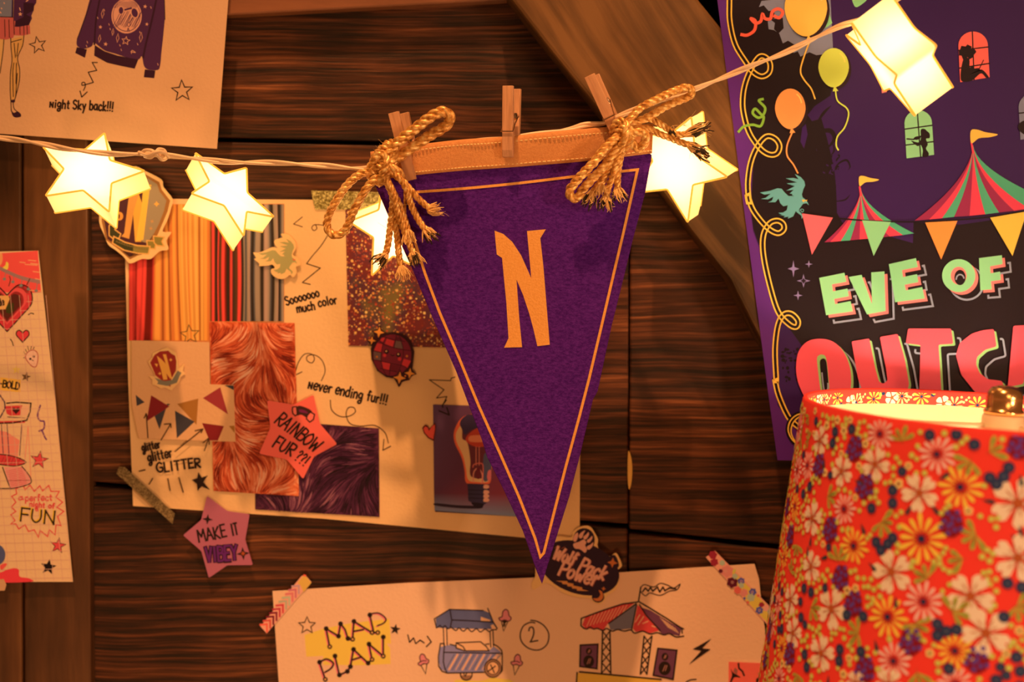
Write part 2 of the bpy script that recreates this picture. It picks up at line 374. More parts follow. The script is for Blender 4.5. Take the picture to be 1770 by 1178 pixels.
def write(pr, s, x0, y0, x1, y1, h, w, col, jit=.04, slant=0, dots=None):
    tot = sum(FONT[c][0] + 12 for c in s) - 12; L = math.hypot(x1 - x0, y1 - y0); k = L / tot
    ux, uy = (x1 - x0) / L, (y1 - y0) / L; X = 0; w = w * (1.15 if w < 4 else 1)
    for c in s:
        wd, st = FONT[c]; jy = random.uniform(-jit, jit) * h
        for part in st.split('|'):
            if not part: continue
            smo = part[0] == '~'; q = [tuple(float(z) for z in t.split(',')) for t in part.strip('~').split()]
            if smo: q = cr(q, 5)
            out = []
            for (a, b) in q:
                lx = (X + a) * k + slant * b / 100 * h; ly = b / 100 * h + jy
                out.append((x0 + ux * lx + uy * ly, y0 + uy * lx - ux * ly))
            pr.stroke(out, w, col)
            if dots and not smo:
                for p in q and out: pr.disc(p[0], p[1], dots, col)
        X += wd + 12
    return pr
INK = ob(38, 16, 8)
# ------------------------------------------------------------------ the wall
back = MB(); back.box((0.05, .045, -.06), 1.5, .01, 1.1)
wall = back.build('wall_back', M['dark'], kind='structure')
def plank(name, pts, dep, mat, th=.018, parent=wall, bev=.0016, **k):
    o = sheet(name, pts, dep, mat, th, parent, **k)
    b = o.modifiers.new('bevel', 'BEVEL'); b.width = bev; b.segments = 2; b.limit_method = 'ANGLE'
    return o
plank('plank', [(100, 36), (1200, -8), (1215, 252), (640, 243), (390, 237), (100, 233)], .002, M['plank'])
plank('plank', [(100, 241), (390, 245), (640, 250), (1087, 262), (1086, 905), (1003, 899), (160, 832), (100, 830)], .0, M['plank'])
plank('plank', [(1090, 262), (1560, 270), (1560, 962), (1350, 941), (1088, 914)], .001, M['plank'])
plank('plank', [(100, 838), (160, 840), (1003, 907), (1085, 913), (1083, 1240), (100, 1240)], .0, M['plank'])
plank('plank', [(1087, 921), (1350, 950), (1560, 970), (1560, 1240), (1085, 1240)], .0, M['plank'])
# splinter of raw wood showing at the seam
sp = MB(); sp.prism([P(x, y, .0022) for x, y in cr([(1086, 780), (1091, 790), (1093, 812), (1091, 836), (1087, 845), (1085, 820)], 4, True)], Vector((0, .003, 0)))
sp.build('wood_chip', plain('raw_wood', ob(225, 140, 50), .6), wall, label='pale chip of raw wood in the seam')
plank('board', [(-260, -360), (34, -360), (38, 1240), (-260, 1240)], .013, M['board'], .02)
plank('board', [(38, -360), (146, -360), (158, 1240), (42, 1240)], .011, M['board'], .02)
plank('rail', [(-120, -360), (1700, -360), (1700, -60), (1010, -9), (880, 0), (380, 27), (-120, 48)], .018, M['rail'], .025)
beam_pts = [(850, -40), (884, 0), (940, 72), (1000, 146), (1060, 220), (1144, 329), (1197, 400), (1262, 482), (1313, 583), (1500, 860), (1760, 860), (1480, 400), (1250, 52), (1208, 0), (1178, -40)]
bm_ = sheet('diagonal_beam', beam_pts, .045, M['beam'], .044, wall)
b = bm_.modifiers.new('bevel', 'BEVEL'); b.width = .003; b.segments = 2; b.limit_method = 'ANGLE'

def art(f, parent, dep, name, mat=None, off=.00006, **k):
    p = Pr(dep, off); f(p); return p.build(name, parent, mat, **k)
# ------------------------------------------------------------------ costume sketch sheet, top left
TL = .022
tl = sheet('sketch_sheet', [(-200, -70), (399, -60), (375, 257), (0, 231), (-200, 216)], TL, M['cream'],
           label='cream sheet with fashion sketches and NIGHT SKY BACK note, upper left of the wall', cat='drawing')
c1 = crop(0, 0, 4.425)
PUR = ob(70, 26, 42); DPUR = ob(48, 14, 22); PINK = ob(180, 70, 50)
def f(p):
    p.poly(c1([(-80, -60), (105, -60), (95, 128), (-80, 132)]), ob(112, 92, 82))
    p.stroke(c1([(95, 0), (92, 125)]), 2, ob(60, 30, 60))
    p.poly(c1([(-80, 130), (100, 130), (228, 195), (232, 258), (180, 272), (108, 270), (100, 290), (45, 303), (0, 298), (-80, 290)]), PINK)
    for a in (35, 68, 105, 150, 180, 205): p.stroke(c1([(a, 150), (a + 4, 285 if a < 100 else 262)]), 1.3, INK)
    p.poly(c1([(108, -60), (280, -60), (278, 20), (262, 45), (258, 78), (240, 120), (245, 140), (222, 190), (150, 205), (112, 205), (118, 165), (102, 150)]), PUR)
    p.poly(c1([(180, 20), (260, 25), (258, 80), (200, 110), (235, 130), (222, 192), (115, 205), (120, 160), (180, 130)]), DPUR)
    p.poly(c1(star_pts(155, 108, 18)), ob(205, 120, 75))
    p.stroke(c1([(100, 0), (98, 128)]), 1.5, INK); p.stroke(c1([(0, 128), (100, 131)]), 1.4, INK)
    for q in ([(10, 60), (14, 68)], [(30, 20), (34, 28)], [(0, 90), (8, 100)], [(150, 60), (156, 80)], [(200, 10), (215, 2)]): p.stroke(c1(q), 1.5, ob(220, 130, 80))
art(f, tl, TL, 'printed_outfit')
def f(p):
    p.poly(c1([(-60, 296), (30, 300), (22, 420), (0, 560), (-60, 560)]), ob(205, 130, 60))
    p.poly(c1([(82, 300), (183, 275), (175, 340), (135, 440), (152, 540), (148, 640), (110, 770), (85, 780), (78, 620), (92, 470), (82, 340)]), ob(200, 122, 52))
    for q in ([(82, 290), (85, 370), (92, 460), (80, 560), (78, 690), (84, 790), (86, 850)], [(183, 270), (172, 350), (135, 440), (150, 530), (146, 630), (112, 765)], [(30, 300), (22, 400), (0, 560)],
              [(108, 330), (118, 440)], [(140, 330), (128, 430)], [(106, 480), (98, 560), (102, 740)], [(126, 480), (122, 640)], [(132, 560), (120, 740)], [(84, 322), (165, 300)], [(100, 780), (108, 830), (135, 855)]): p.sm(c1(q), 1.5, INK)
    p.fillsm(c1([(86, 765), (112, 762), (112, 782), (86, 782)]), DPUR)
    p.fillsm(c1([(86, 840), (105, 862), (135, 852), (158, 870), (158, 892), (118, 898), (95, 880)]), DPUR)
art(f, tl, TL, 'printed_legs')
def f(p):
    p.poly(c1(cr([(600, 265), (655, 110), (700, -30), (790, -80), (1240, -80), (1255, -20), (1262, 110), (1250, 260), (1235, 400), (1225, 500), (1205, 535), (1130, 530), (1100, 500), (1085, 430), (1060, 455), (1000, 448), (880, 410), (800, 385), (735, 335), (715, 325), (700, 355), (640, 372), (590, 350), (588, 300)], 4, True)), PUR)
    p.poly(c1([(588, 360), (665, 378), (650, 442), (575, 405)]), DPUR); p.poly(c1([(1108, 530), (1188, 540), (1180, 598), (1100, 590)]), DPUR)
    p.poly(c1([(725, 345), (800, 392), (900, 425), (1058, 455), (1030, 525), (930, 505), (820, 480), (720, 425)]), DPUR)
    p.sm(c1([(770, -40), (735, 150), (722, 340)]), 3, DPUR); p.sm(c1([(1195, 0), (1160, 160), (1115, 340), (1095, 440)]), 3.4, DPUR)
    p.sm(c1([(590, 300), (640, 170), (700, 0)]), 1.2, INK); p.sm(c1([(1258, 0), (1262, 150)]), 1.2, INK)
    CR = ob(205, 118, 75)
    p.poly(c1(ell(968, 122, 116, 134, 0, 30)), CR); p.poly(c1(ell(968, 120, 106, 122, 0, 30)), PUR); p.poly(c1(ell(968, 118, 102, 118, 0, 30)), CR)
    for k in range(16):
        a = 880 + k * 11; p.stroke(c1([(a - 14, 200 + 10 * math.sin(k)), (a + 40, 95 + 14 * math.sin(k * 2))]), .9, PUR)
        p.stroke(c1([(a - 6, 60), (a + 22, 12)]), .7, PUR)
    p.poly(c1(ell(925, 78, 24, 34)), CR); p.poly(c1(ell(926, 80, 17, 27)), PUR); p.poly(c1(ell(1030, 98, 30, 42, -.3)), CR); p.poly(c1(ell(1030, 98, 23, 35, -.3)), PUR)
    p.stroke(c1([(955, 75), (1005, 62)]), 3, PUR); p.poly(c1(ell(985, 188, 12, 18)), PUR); p.poly(c1(ell(985, 188, 8, 13)), CR)
    p.sm(c1([(975, 240), (980, 215), (990, 240)]), 1.2, PUR)
    for x, y, r in ((768, 207, 16), (1123, 185, 15), (808, 337, 18), (1110, 50, 17)): p.poly(c1(star_pts(x, y, r, .4, .2)), CR)
    for x, y, r in ((785, 105, 34), (863, 245, 26), (900, 290, 34), (762, 295, 30), (1078, 285, 38)): p.stroke(c1([(x - r * .3, y), (x + 3, y - r), (x + r * .3, y + 2), (x - 3, y + r)]), .9, CR, closed=True)
    p.stroke(c1(star_pts(962, 312, 32, .45, .15)), 1.2, CR, closed=True)
    p.sm(c1([(1000, 395), (1035, 402), (1010, 385), (1005, 410)]), 1.1, CR)
    for x, y in ((832, 180), (840, 215), (795, 70), (1068, 240), (1050, 330), (915, 340), (665, 315), (660, 345), (1205, 485), (1152, 50), (925, 375), (745, 130)): p.stroke(c1([(x, y), (x + 5, y + 14)]), 1, CR)
art(f, tl, TL, 'printed_sweatshirt')
def f(p):
    p.stroke(c1(star_pts(290, 345, 66, .42, -.2)), 1.8, INK, closed=True)
art(f, tl, TL, 'printed_star')
def f(p):
    p.stroke(c1(star_pts(1393, 695, 84, .42, -.05)), 2.2, INK, closed=True)
art(f, tl, TL, 'printed_star')
def f(p):
    p.stroke(c1([(745, 478), (705, 477), (740, 538), (675, 552), (714, 630), (650, 648)]), 1.8, INK); p.sm(c1([(650, 648), (628, 652), (628, 632), (648, 632), (652, 660), (638, 692)]), 1.8, INK)
    p.stroke(c1([(612, 695), (625, 742), (667, 703)]), 2, INK)
    write(p, 'ᴎight', *c1([(378, 818)])[0], *c1([(530, 832)])[0], 15, 2.5, INK); write(p, 'Sky', *c1([(556, 832)])[0], *c1([(655, 838)])[0], 15.5, 2.5, INK); write(p, 'back!!!', *c1([(682, 836)])[0], *c1([(865, 850)])[0], 16, 2.5, INK)
art(f, tl, TL, 'printed_note')

# ------------------------------------------------------------------ squared sheet on the left board
LS = .0165
M['grid'] = paper('squared_paper', (226, 152, 88))
ls = sheet('squared_sheet', [(-240, 440), (66, 433), (98, 717), (126, 1005), (-240, 1005)], LS, M['grid'],
           label='squared paper sheet with doodles and red hearts on the left board', cat='drawing')
def f(p):
    G = ob(212, 134, 88)
    for k in range(34):
        y = 505 + k * 15.4
        if y < 1003: p.stroke([(-100, y - 4 + 8), (66 + (y - 433) * .105 - 1, y)], .8, G)
    for k in range(14):
        x = -90 + k * 15.4
        for a, b in ((510, 1003),):
            xa, xb = x, x + (b - a) * .09
            if xb < 66 + .105 * 570: p.stroke([(xa, a), (xb, b)], .8, G)
art(f, ls, LS, 'printed_grid')
c3 = crop(0, 420, 3.68); c4 = crop(0, 700, 3.464)
def f(p):
    R = ob(228, 66, 48)
    p.poly(c3([(-300, 85), (240, 48), (262, 310), (180, 318), (-300, 300)]), R)
    p.fillsm(c3([(10, 62), (16, 110), (0, 140), (-30, 100)]), ob(240, 125, 60)); p.fillsm(c3([(40, 118), (54, 130), (48, 166), (15, 160), (34, 140)]), ob(238, 175, 50))
    for y, x0, x1 in ((120, 125, 160), (128, 195, 240), (135, 160, 238), (108, 180, 230), (180, 210, 250), (226, 225, 252), (300, 190, 258)): p.stroke(c3([(x0, y), (x1, y + 5)]), 1.6, ob(240, 130, 70))
    T = ob(125, 105, 80)
    for d in (0, 6, 12, 18): p.sm(c3([(-60, 120 + d), (0, 150 + d), (60, 180 + d), (150, 215 + d), (255, 238 + d)]), 1.1, T)
    for x, y, l in ((28, 228, 40), (82, 246, 40), (134, 270, 46), (180, 292, 60), (230, 302, 50)):
        p.stroke(c3([(x + 8, y - l), (x, y)]), 1, T); p.poly(c3(ell(x, y, 11, 9)), T)
    for q in ([(60, 210), (66, 235), (56, 272)], [(190, 225), (170, 265)]): p.sm(c3(q), 1.5, ob(100, 40, 20))
art(f, ls, LS, 'printed_banner')
def heart(p, m, cx, cy, s, col, out=None, w=1.6, rot=0):
    q = [(0, .95), (-.55, .35), (-.95, -.15), (-.88, -.68), (-.45, -.85), (0, -.45), (.45, -.85), (.88, -.68), (.95, -.15), (.55, .35)]
    c, sn = math.cos(rot), math.sin(rot); q = [(cx + s * (a * c - b * sn), cy + s * (a * sn + b * c)) for a, b in q]
    q = m(q); sq = [q[0]] + cr(q[0:6], 5)[1:-1] + [q[5]] + cr(q[5:] + [q[0]], 5)[1:-1]
    if col: p.poly(sq, col)
    if out: p.stroke(sq, w, out, closed=True)
def f(p):
    heart(p, c3, 45, 405, 165, ob(205, 45, 40), INK, 2); heart(p, c3, 45, 395, 130, ob(220, 66, 52)); heart(p, c3, 45, 400, 108, ob(150, 32, 25)); heart(p, c3, 45, 402, 92, ob(88, 28, 15))
    p.poly(c3([(40, 385), (88, 380), (86, 430), (60, 450), (38, 440)]), ob(60, 48, 12))
    p.poly(c3([(-60, 335), (52, 333), (62, 355), (35, 420), (-60, 425)]), ob(225, 140, 60)); write(p, 'de', *c3([(-8, 398)])[0], *c3([(28, 392)])[0], 12, 2.2, INK)
    heart(p, c3, 144, 590, 42, ob(215, 50, 42), INK, 1.8)
    p.sm(c3([(180, 455), (198, 445), (215, 450)]), 1.6, INK); p.sm(c3([(66, 610), (78, 628), (85, 652)]), 1.6, INK)
art(f, ls, LS, 'printed_heart')
def f(p):
    p.fillsm(c3([(162, 725), (180, 690), (215, 680), (240, 705), (238, 760), (222, 788), (190, 770)]), ob(228, 150, 100))
    p.sm(c3([(162, 725), (180, 690), (215, 680), (240, 705), (238, 760), (222, 788), (190, 770)]), 1.5, ob(170, 60, 40), closed=True)
    p.disc(*c3([(193, 736)])[0], 2, INK); p.disc(*c3([(215, 721)])[0], 2, INK); p.stroke(c3([(203, 742), (212, 748)]), 1.2, INK)
    for a, b in (((160, 705), (152, 690)), ((170, 692), (162, 674)), ((182, 680), (176, 655)), ((195, 676), (200, 656)), ((212, 674), (218, 660)), ((158, 730), (150, 728))): p.stroke(c3([a, b]), 1.1, INK)
    p.poly(c3(star_pts(104, 805, 30)), ob(235, 160, 60)); p.poly(c3(star_pts(165, 850, 32, .42, .2)), ob(110, 62, 28))
    p.poly(c3([(-60, 845), (132, 868), (128, 948), (-60, 928)]), ob(228, 145, 45)); write(p, '-BOLD', *c3([(-6, 912)])[0], *c3([(120, 930)])[0], 12, 2.2, INK)
art(f, ls, LS, 'printed_tag')
def f(p):
    R = ob(205, 50, 40); R2 = ob(228, 110, 72)
    p.poly(c4([(-60, 140), (40, 160), (118, 210), (100, 350), (-60, 330)]), R2)
    p.poly(c4([(30, 5), (135, 0), (135, 60), (60, 62), (40, 50)]), R); p.poly(c4([(130, 5), (170, 0), (165, 60), (120, 62)]), ob(228, 145, 90)); p.poly(c4([(-50, 96), (150, 92), (150, 105), (-50, 112)]), R)
    heart(p, c4, 96, 33, 22, ob(60, 16, 10))
    p.stroke(c4([(40, -12), (100, -18), (185, -12), (180, 40), (160, 90), (80, 105), (-60, 110)]), 2.4, INK); p.stroke(c4([(45, 70), (150, 76)]), 1.3, INK)
    p.stroke(c4([(-50, -60), (0, -60), (28, -18), (30, 20), (0, 75)]), 2.2, ob(45, 20, 40))
    for x in (8, 42, 130): p.stroke(c4([(x, 115), (x + (12 if x < 50 else -12), 300)]), 1.4, ob(70, 30, 50))
    p.stroke(c4([(168, 125), (148, 340)]), 1.2, R2); p.stroke(c4([(168, 125), (186, 450)]), 1.2, R2)
    p.fillsm(c4([(-40, 300), (40, 298), (100, 315), (150, 342), (100, 362), (40, 358), (-40, 345)]), R)
    for k in range(6): p.stroke(c4([(5 + k * 20, 352), (22 + k * 20, 312)]), .9, ob(150, 30, 25))
    p.sm(c4([(-40, 290), (40, 298), (110, 315), (155, 342), (100, 362), (40, 360), (-40, 348)]), 1.7, INK)
    p.poly(c4([(25, 370), (130, 368), (180, 430), (182, 468), (110, 490), (60, 500)]), ob(225, 120, 88))
    for k in range(10): p.stroke(c4([(40 + k * 3, 395 + k * 10), (130 + k * 4, 375 + k * 10)]), .8, R)
    p.stroke(c4([(15, 370), (40, 440), (62, 498), (-60, 498)]), 1.8, INK); p.sm(c4([(130, 365), (160, 400), (185, 440), (180, 468), (120, 488), (60, 500)]), 1.6, INK)
art(f, ls, LS, 'printed_cake_stand')
def f(p):
    V = ob(110, 40, 70); R = ob(215, 60, 48)
    p.sm(c4([(242, 0), (225, 60), (240, 92), (264, 98), (262, 140), (235, 155), (250, 150), (268, 190), (278, 205)]), 2.6, V)
    for cx, cy, r, col in ((235, 328, 55, R), (348, 840, 48, R), (290, 968, 46, ob(25, 10, 8))):
        p.poly(c4(star_pts(cx, cy, r, .4, .15)), col); p.stroke(c4(star_pts(cx, cy, r, .4, .15)), 1.2, INK, closed=True)
    q = []
    zz = [(95, 500), (140, 480), (150, 505), (180, 478), (205, 515), (238, 482), (255, 512), (292, 480), (305, 515), (355, 515), (335, 550), (375, 580), (340, 610), (382, 635), (345, 665), (365, 720), (335, 715), (330, 775), (295, 745), (285, 785), (240, 750), (230, 790), (205, 745), (170, 755), (150, 715), (112, 740), (95, 710), (65, 710), (90, 690), (65, 655), (95, 635), (68, 610), (95, 580), (70, 545), (100, 530)]
    p.stroke(c4(zz), 2, R, closed=True)
    write(p, 'a', *c4([(112, 570)])[0], *c4([(140, 565)])[0], 9, 2, R); write(p, 'perfect', *c4([(150, 572)])[0], *c4([(312, 570)])[0], 11, 2, R); write(p, 'night of', *c4([(175, 605)])[0], *c4([(325, 618)])[0], 9, 2, R); write(p, 'a', *c4([(212, 632)])[0], *c4([(230, 632)])[0], 7, 1.5, R)
    Y = ob(235, 150, 30)
    for dx, col, ww in ((-1.5, Y, 3), (0, INK, 2.4)):
        write(p, 'FUN', *[a + dx for a in c4([(118, 690)])[0]], *[a + dx for a in c4([(325, 712)])[0]], 22, ww, col, 0, dots=1.8 if dx == 0 else None)
    p.fillsm(c4([(-60, 990), (0, 1000), (40, 985), (85, 975), (112, 985), (118, 1025), (170, 1035), (186, 1056), (-60, 1056)]), ob(225, 50, 45))
    p.fillsm(c4([(-40, 830), (10, 845), (32, 890), (15, 940), (-40, 960)]), ob(80, 70, 80)); p.fillsm(c4([(0, 960), (30, 945), (40, 955), (10, 985)]), ob(228, 70, 50))
art(f, ls, LS, 'printed_doodle')
sheet('paper_scrap', [(-40, 1008), (6, 1000), (11, 1010), (8, 1020), (-40, 1022)], LS + .001, M['cream'], label='ragged paper scrap under the squared sheet at the left edge', cat='paper')
# ------------------------------------------------------------------ big collage sheet in the middle
CS = .004
M['collage'] = paper('collage_paper', (226, 146, 76))
cs = sheet('collage_sheet', [(214, 343), (538, 345), (1000, 342), (1003, 700), (1002, 936), (909, 929), (560, 896), (230, 874), (221, 640)], CS, M['collage'],
           label='large cream mood board sheet covered with fabric and fur photos behind the pennant', cat='mood board')
c5 = crop(420, 300, 3.681); c6 = crop(200, 560, 3.464); c7 = crop(480, 480, 2.805)
PEN = ob(70, 34, 10)
def f(p):
    p.stroke(c5([(378, 275), (322, 320), (378, 338)]), 1.5, PEN); p.sm(c5([(560, 345), (510, 328), (455, 325), (438, 345), (452, 362), (470, 348), (462, 326)]), 1.5, PEN)
    p.sm(c5([(560, 345), (540, 390), (495, 460), (440, 525), (405, 572)]), 1.6, PEN); p.stroke(c5([(405, 572), (492, 600), (378, 692), (428, 704)]), 1.8, PEN)
    write(p, 'Sooooooo', *c5([(276, 838)])[0], *c5([(488, 778)])[0], 15, 2.5, INK); write(p, 'much', *c5([(345, 885)])[0], *c5([(460, 862)])[0], 15, 2.5, INK); write(p, 'color', *c5([(482, 848)])[0], *c5([(600, 825)])[0], 15, 2.5, INK)
art(f, cs, CS, 'printed_note')
def f(p):
    p.stroke(c7([(78, 368), (82, 400), (72, 478), (118, 455)]), 1.6, PEN); p.sm(c7([(82, 470), (100, 410), (130, 370), (165, 370), (178, 392), (165, 412), (142, 400), (145, 378), (180, 374), (215, 400), (230, 450), (212, 498)]), 1.6, PEN)
    write(p, 'ᴎever', *c7([(145, 535)])[0], *c7([(258, 560)])[0], 18, 2.7, INK); write(p, 'ending', *c7([(277, 562)])[0], *c7([(408, 592)])[0], 18, 2.7, INK); write(p, 'fur!!!', *c7([(430, 595)])[0], *c7([(528, 614)])[0], 17, 2.7, INK)
    p.sm(c7([(255, 592), (262, 640), (300, 670), (345, 670), (376, 650), (368, 628), (342, 630), (332, 662), (350, 705), (400, 718), (470, 715), (520, 750), (536, 800)]), 1.6, PEN); p.stroke(c7([(515, 782), (510, 835), (548, 815)]), 1.6, PEN)
art(f, cs, CS, 'printed_note')
def f(p):
    p.stroke(c6([(140, 880), (176, 872)]), 2, PEN); p.stroke(c6([(222, 922), (200, 958)]), 2, PEN); p.stroke(c6([(312, 925), (326, 995)]), 2, PEN); p.stroke(c6([(378, 918), (404, 1005)]), 2, PEN)
    p.poly(c6([(495, 885), (515, 918), (552, 905), (525, 945), (565, 992), (515, 970), (490, 998), (486, 955), (456, 932), (488, 922)]), INK)
    write(p, 'glitter', *c6([(160, 762)])[0], *c6([(268, 738)])[0], 14, 2.2, INK); write(p, 'glitter', *c6([(195, 825)])[0], *c6([(340, 795)])[0], 17, 2.6, INK); write(p, 'GLITTER', *c6([(248, 888)])[0], *c6([(508, 855)])[0], 16, 2.9, INK)
art(f, cs, CS, 'printed_note', off=.0011)
def f(p):
    p.stroke(c7([(860, 480), (842, 486), (838, 498), (735, 494), (806, 542), (770, 582), (820, 575), (800, 618), (812, 640)]), 1.7, PEN)
art(f, cs, CS, 'printed_arrow')
# pasted photos
M['photo'] = M['ink']
cur = sheet('curtain_photo', [(222, 353), (491, 352), (491, 556), (362, 557), (362, 591), (223, 588)], CS + .0006, M['ink'], cols=ob(200, 100, 40),
            label='photo of red orange and grey curtains pasted at the upper left of the mood board', cat='photo')
def f(p):
    A = dict(r=(190, 40, 25), R=(225, 55, 35), d=(110, 15, 5), o=(235, 125, 40), O=(205, 95, 30), y=(228, 138, 50), Y=(208, 112, 35), b=(140, 55, 15), B=(80, 38, 13), g=(78, 60, 46), G=(150, 104, 66), k=(45, 26, 12), w=(170, 112, 74))
    seq = 'rRRrrdrRRRrRRddddrOoooObOoobOOooObooyYYyOoyYYyyobYyYooObBRRBkkRBBRRdkkRkBBRRkkGggGGwgkkgGGGkkwwGgkkGGwkkgGG'
    n = len(seq); cols = [(223 + 267.5 * i / (n - 1), ob(*A[ch])) for i, ch in enumerate(seq)]
    i3 = [k for k in cols if k[0] <= 361]
    fl = lambda x, t: 7 * math.sin(x * .045) * (t ** 2) * (1 if 236 < x < 350 else 0)
    fl2 = lambda x, t: 3.5 * math.sin(x * .11) * math.sin(t * 2.5) * min(1, (x - 362) / 12, (491 - x) / 12)
    p.cols(i3 + [(362, i3[-1][1])], 353, 588, fl); p.cols([(362, i3[-1][1])] + [k for k in cols if k[0] > 362], 353, 555, fl2)
    p.stroke(star_pts(328, 578, 17, .45, -.1), 1.6, ob(80, 50, 20), closed=True)
art(f, cur, CS + .0006, 'printed_curtain')
def fur_print(box, inside, dep, parent, n, cols, L, flow, seed):
    r_ = random.Random(seed); p = Pr(dep, .00004); p.step = 1e-6; p.wrap = 600
    items = []
    for _ in range(n):
        x, y = r_.uniform(box[0], box[2]), r_.uniform(box[1], box[3])
        items.append((x, y))
    items.sort(key=lambda t: t[1] + r_.uniform(-14, 14), reverse=True)
    for x, y in items:
        q = [(x, y)]; l = L * r_.uniform(.6, 1.25); N_ = 5; ok = True; cx, cy = x, y
        for k in range(N_):
            a = flow(cx, cy) + r_.uniform(-.12, .12); cx += math.cos(a) * l / N_; cy += math.sin(a) * l / N_; q.append((cx, cy))
        q = [t for t in q if inside(*t)]
        if len(q) < 4: continue
        v = .5 + .34 * math.sin(x * .085 + 1.7 * math.sin(y * .045) + seed) * math.sin(y * .07 + 1.3 * math.sin(x * .06)) + r_.uniform(-.30, .30); v = min(.999, max(0, v)) * (len(cols) - 1)
        i = int(v); c0, c1_ = cols[i], cols[min(len(cols) - 1, i + 1)]; c_ = tuple(c0[j] + (c1_[j] - c0[j]) * (v - i) for j in range(3))
        p.stroke(q, r_.uniform(1.6, 3.2), c_, taper=True)
    p.build('printed_fur', parent, kind='stuff')
card = sheet('bunting_card', [(228, 588), (362, 591), (363, 664), (404, 665), (407, 763), (368, 762), (240, 757), (228, 700)], CS + .0020, paper('card_paper', (214, 132, 70)),
             label='small card with printed triangles pasted between curtain photo and orange fur', cat='card')
c8 = crop(225, 590, 6.2)
def f(p):
    Rr, K, O = ob(125, 22, 18), ob(62, 46, 38), ob(160, 85, 25)
    for q, c in (([(60, 570), (155, 650), (70, 690)], K), ([(258, 790), (430, 670), (400, 665), (315, 940)], K), ([(225, 575), (420, 695), (175, 855)], Rr), ([(505, 668), (730, 610), (710, 890)], O), ([(480, 740), (690, 858), (500, 1035)], K),
                 ([(965, 490), (1048, 778), (780, 605)], ob(150, 40, 32)), ([(770, 872), (1005, 905), (940, 1060), (850, 1060)], Rr), ([(1010, 468), (1110, 470), (1110, 520)], K), ([(1060, 905), (1118, 900), (1120, 980)], O)): p.poly(c8(q), c)
art(f, card, CS + .0020, 'printed_triangles')
def f(p):
    for q in ([(190, 1030), (172, 770), (150, 820)], [(172, 770), (185, 815)], [(330, 1055), (435, 880), (365, 885)], [(435, 880), (438, 920)], [(480, 1178), (780, 935), (695, 955)], [(780, 935), (760, 975)], [(795, 1170), (840, 1035), (780, 1085)], [(840, 1035), (848, 1100)]): p.stroke(c8(q), 2, PEN)
art(f, card, CS + .0020, 'printed_arrow', off=.0002)
fur1 = sheet('fur_photo', [(362, 556), (509, 558), (517, 857), (369, 848)], CS + .0010, M['fur_orange'], label='photo of shaggy orange fur pasted on the mood board', cat='photo', group='fur photos')
fur2 = sheet('fur_photo', [(441, 852), (520, 730), (655, 740), (656, 893), (441, 880)], CS + .0006, M['fur_purple'], label='photo of dark purple fur behind the orange star note', cat='photo', group='fur photos')
fur_print((364, 560, 512, 850), lambda x, y: 363 + (y - 556) * .027 < x < 508 + (y - 557) * .027 and 559 < y < 847 + (x - 369) * .06, CS + .0010, fur1, 3600, [ob(95, 16, 6), ob(150, 36, 12), ob(195, 66, 26), ob(220, 98, 48), ob(235, 140, 86)], 34,
          lambda x, y: 1.5 + .9 * math.sin(x * .031 + y * .013) + .7 * math.sin(y * .034 - x * .02 + 1), 3)
fur_print((444, 734, 654, 892), lambda x, y: 443 < x < 654 and y < 881 + (x - 441) * .055 and y > 741 + (x - 520) * .012 and (y > 857 or x > 517), CS + .0006, fur2, 3000, [ob(24, 6, 8), ob(44, 10, 18), ob(66, 18, 30), ob(100, 36, 44), ob(150, 74, 66)], 36,
          lambda x, y: 2.0 + .8 * math.sin(x * .028 + y * .02) + .5 * math.sin(y * .04 + 2), 8)
sheet('glitter_photo', [(597, 356), (790, 356), (800, 601), (602, 597)], CS + .0006, M['glitter'], label='photo of colourful glitter half hidden by the pennant', cat='photo')
bp = sheet('bulb_photo', [(749, 699), (905, 703), (905, 893), (752, 884)], CS + .0006, M['ink'], cols=ob(60, 26, 30), label='photo of a glowing light bulb beside the pennant tip', cat='photo')
c9 = crop(740, 690, 5.89)
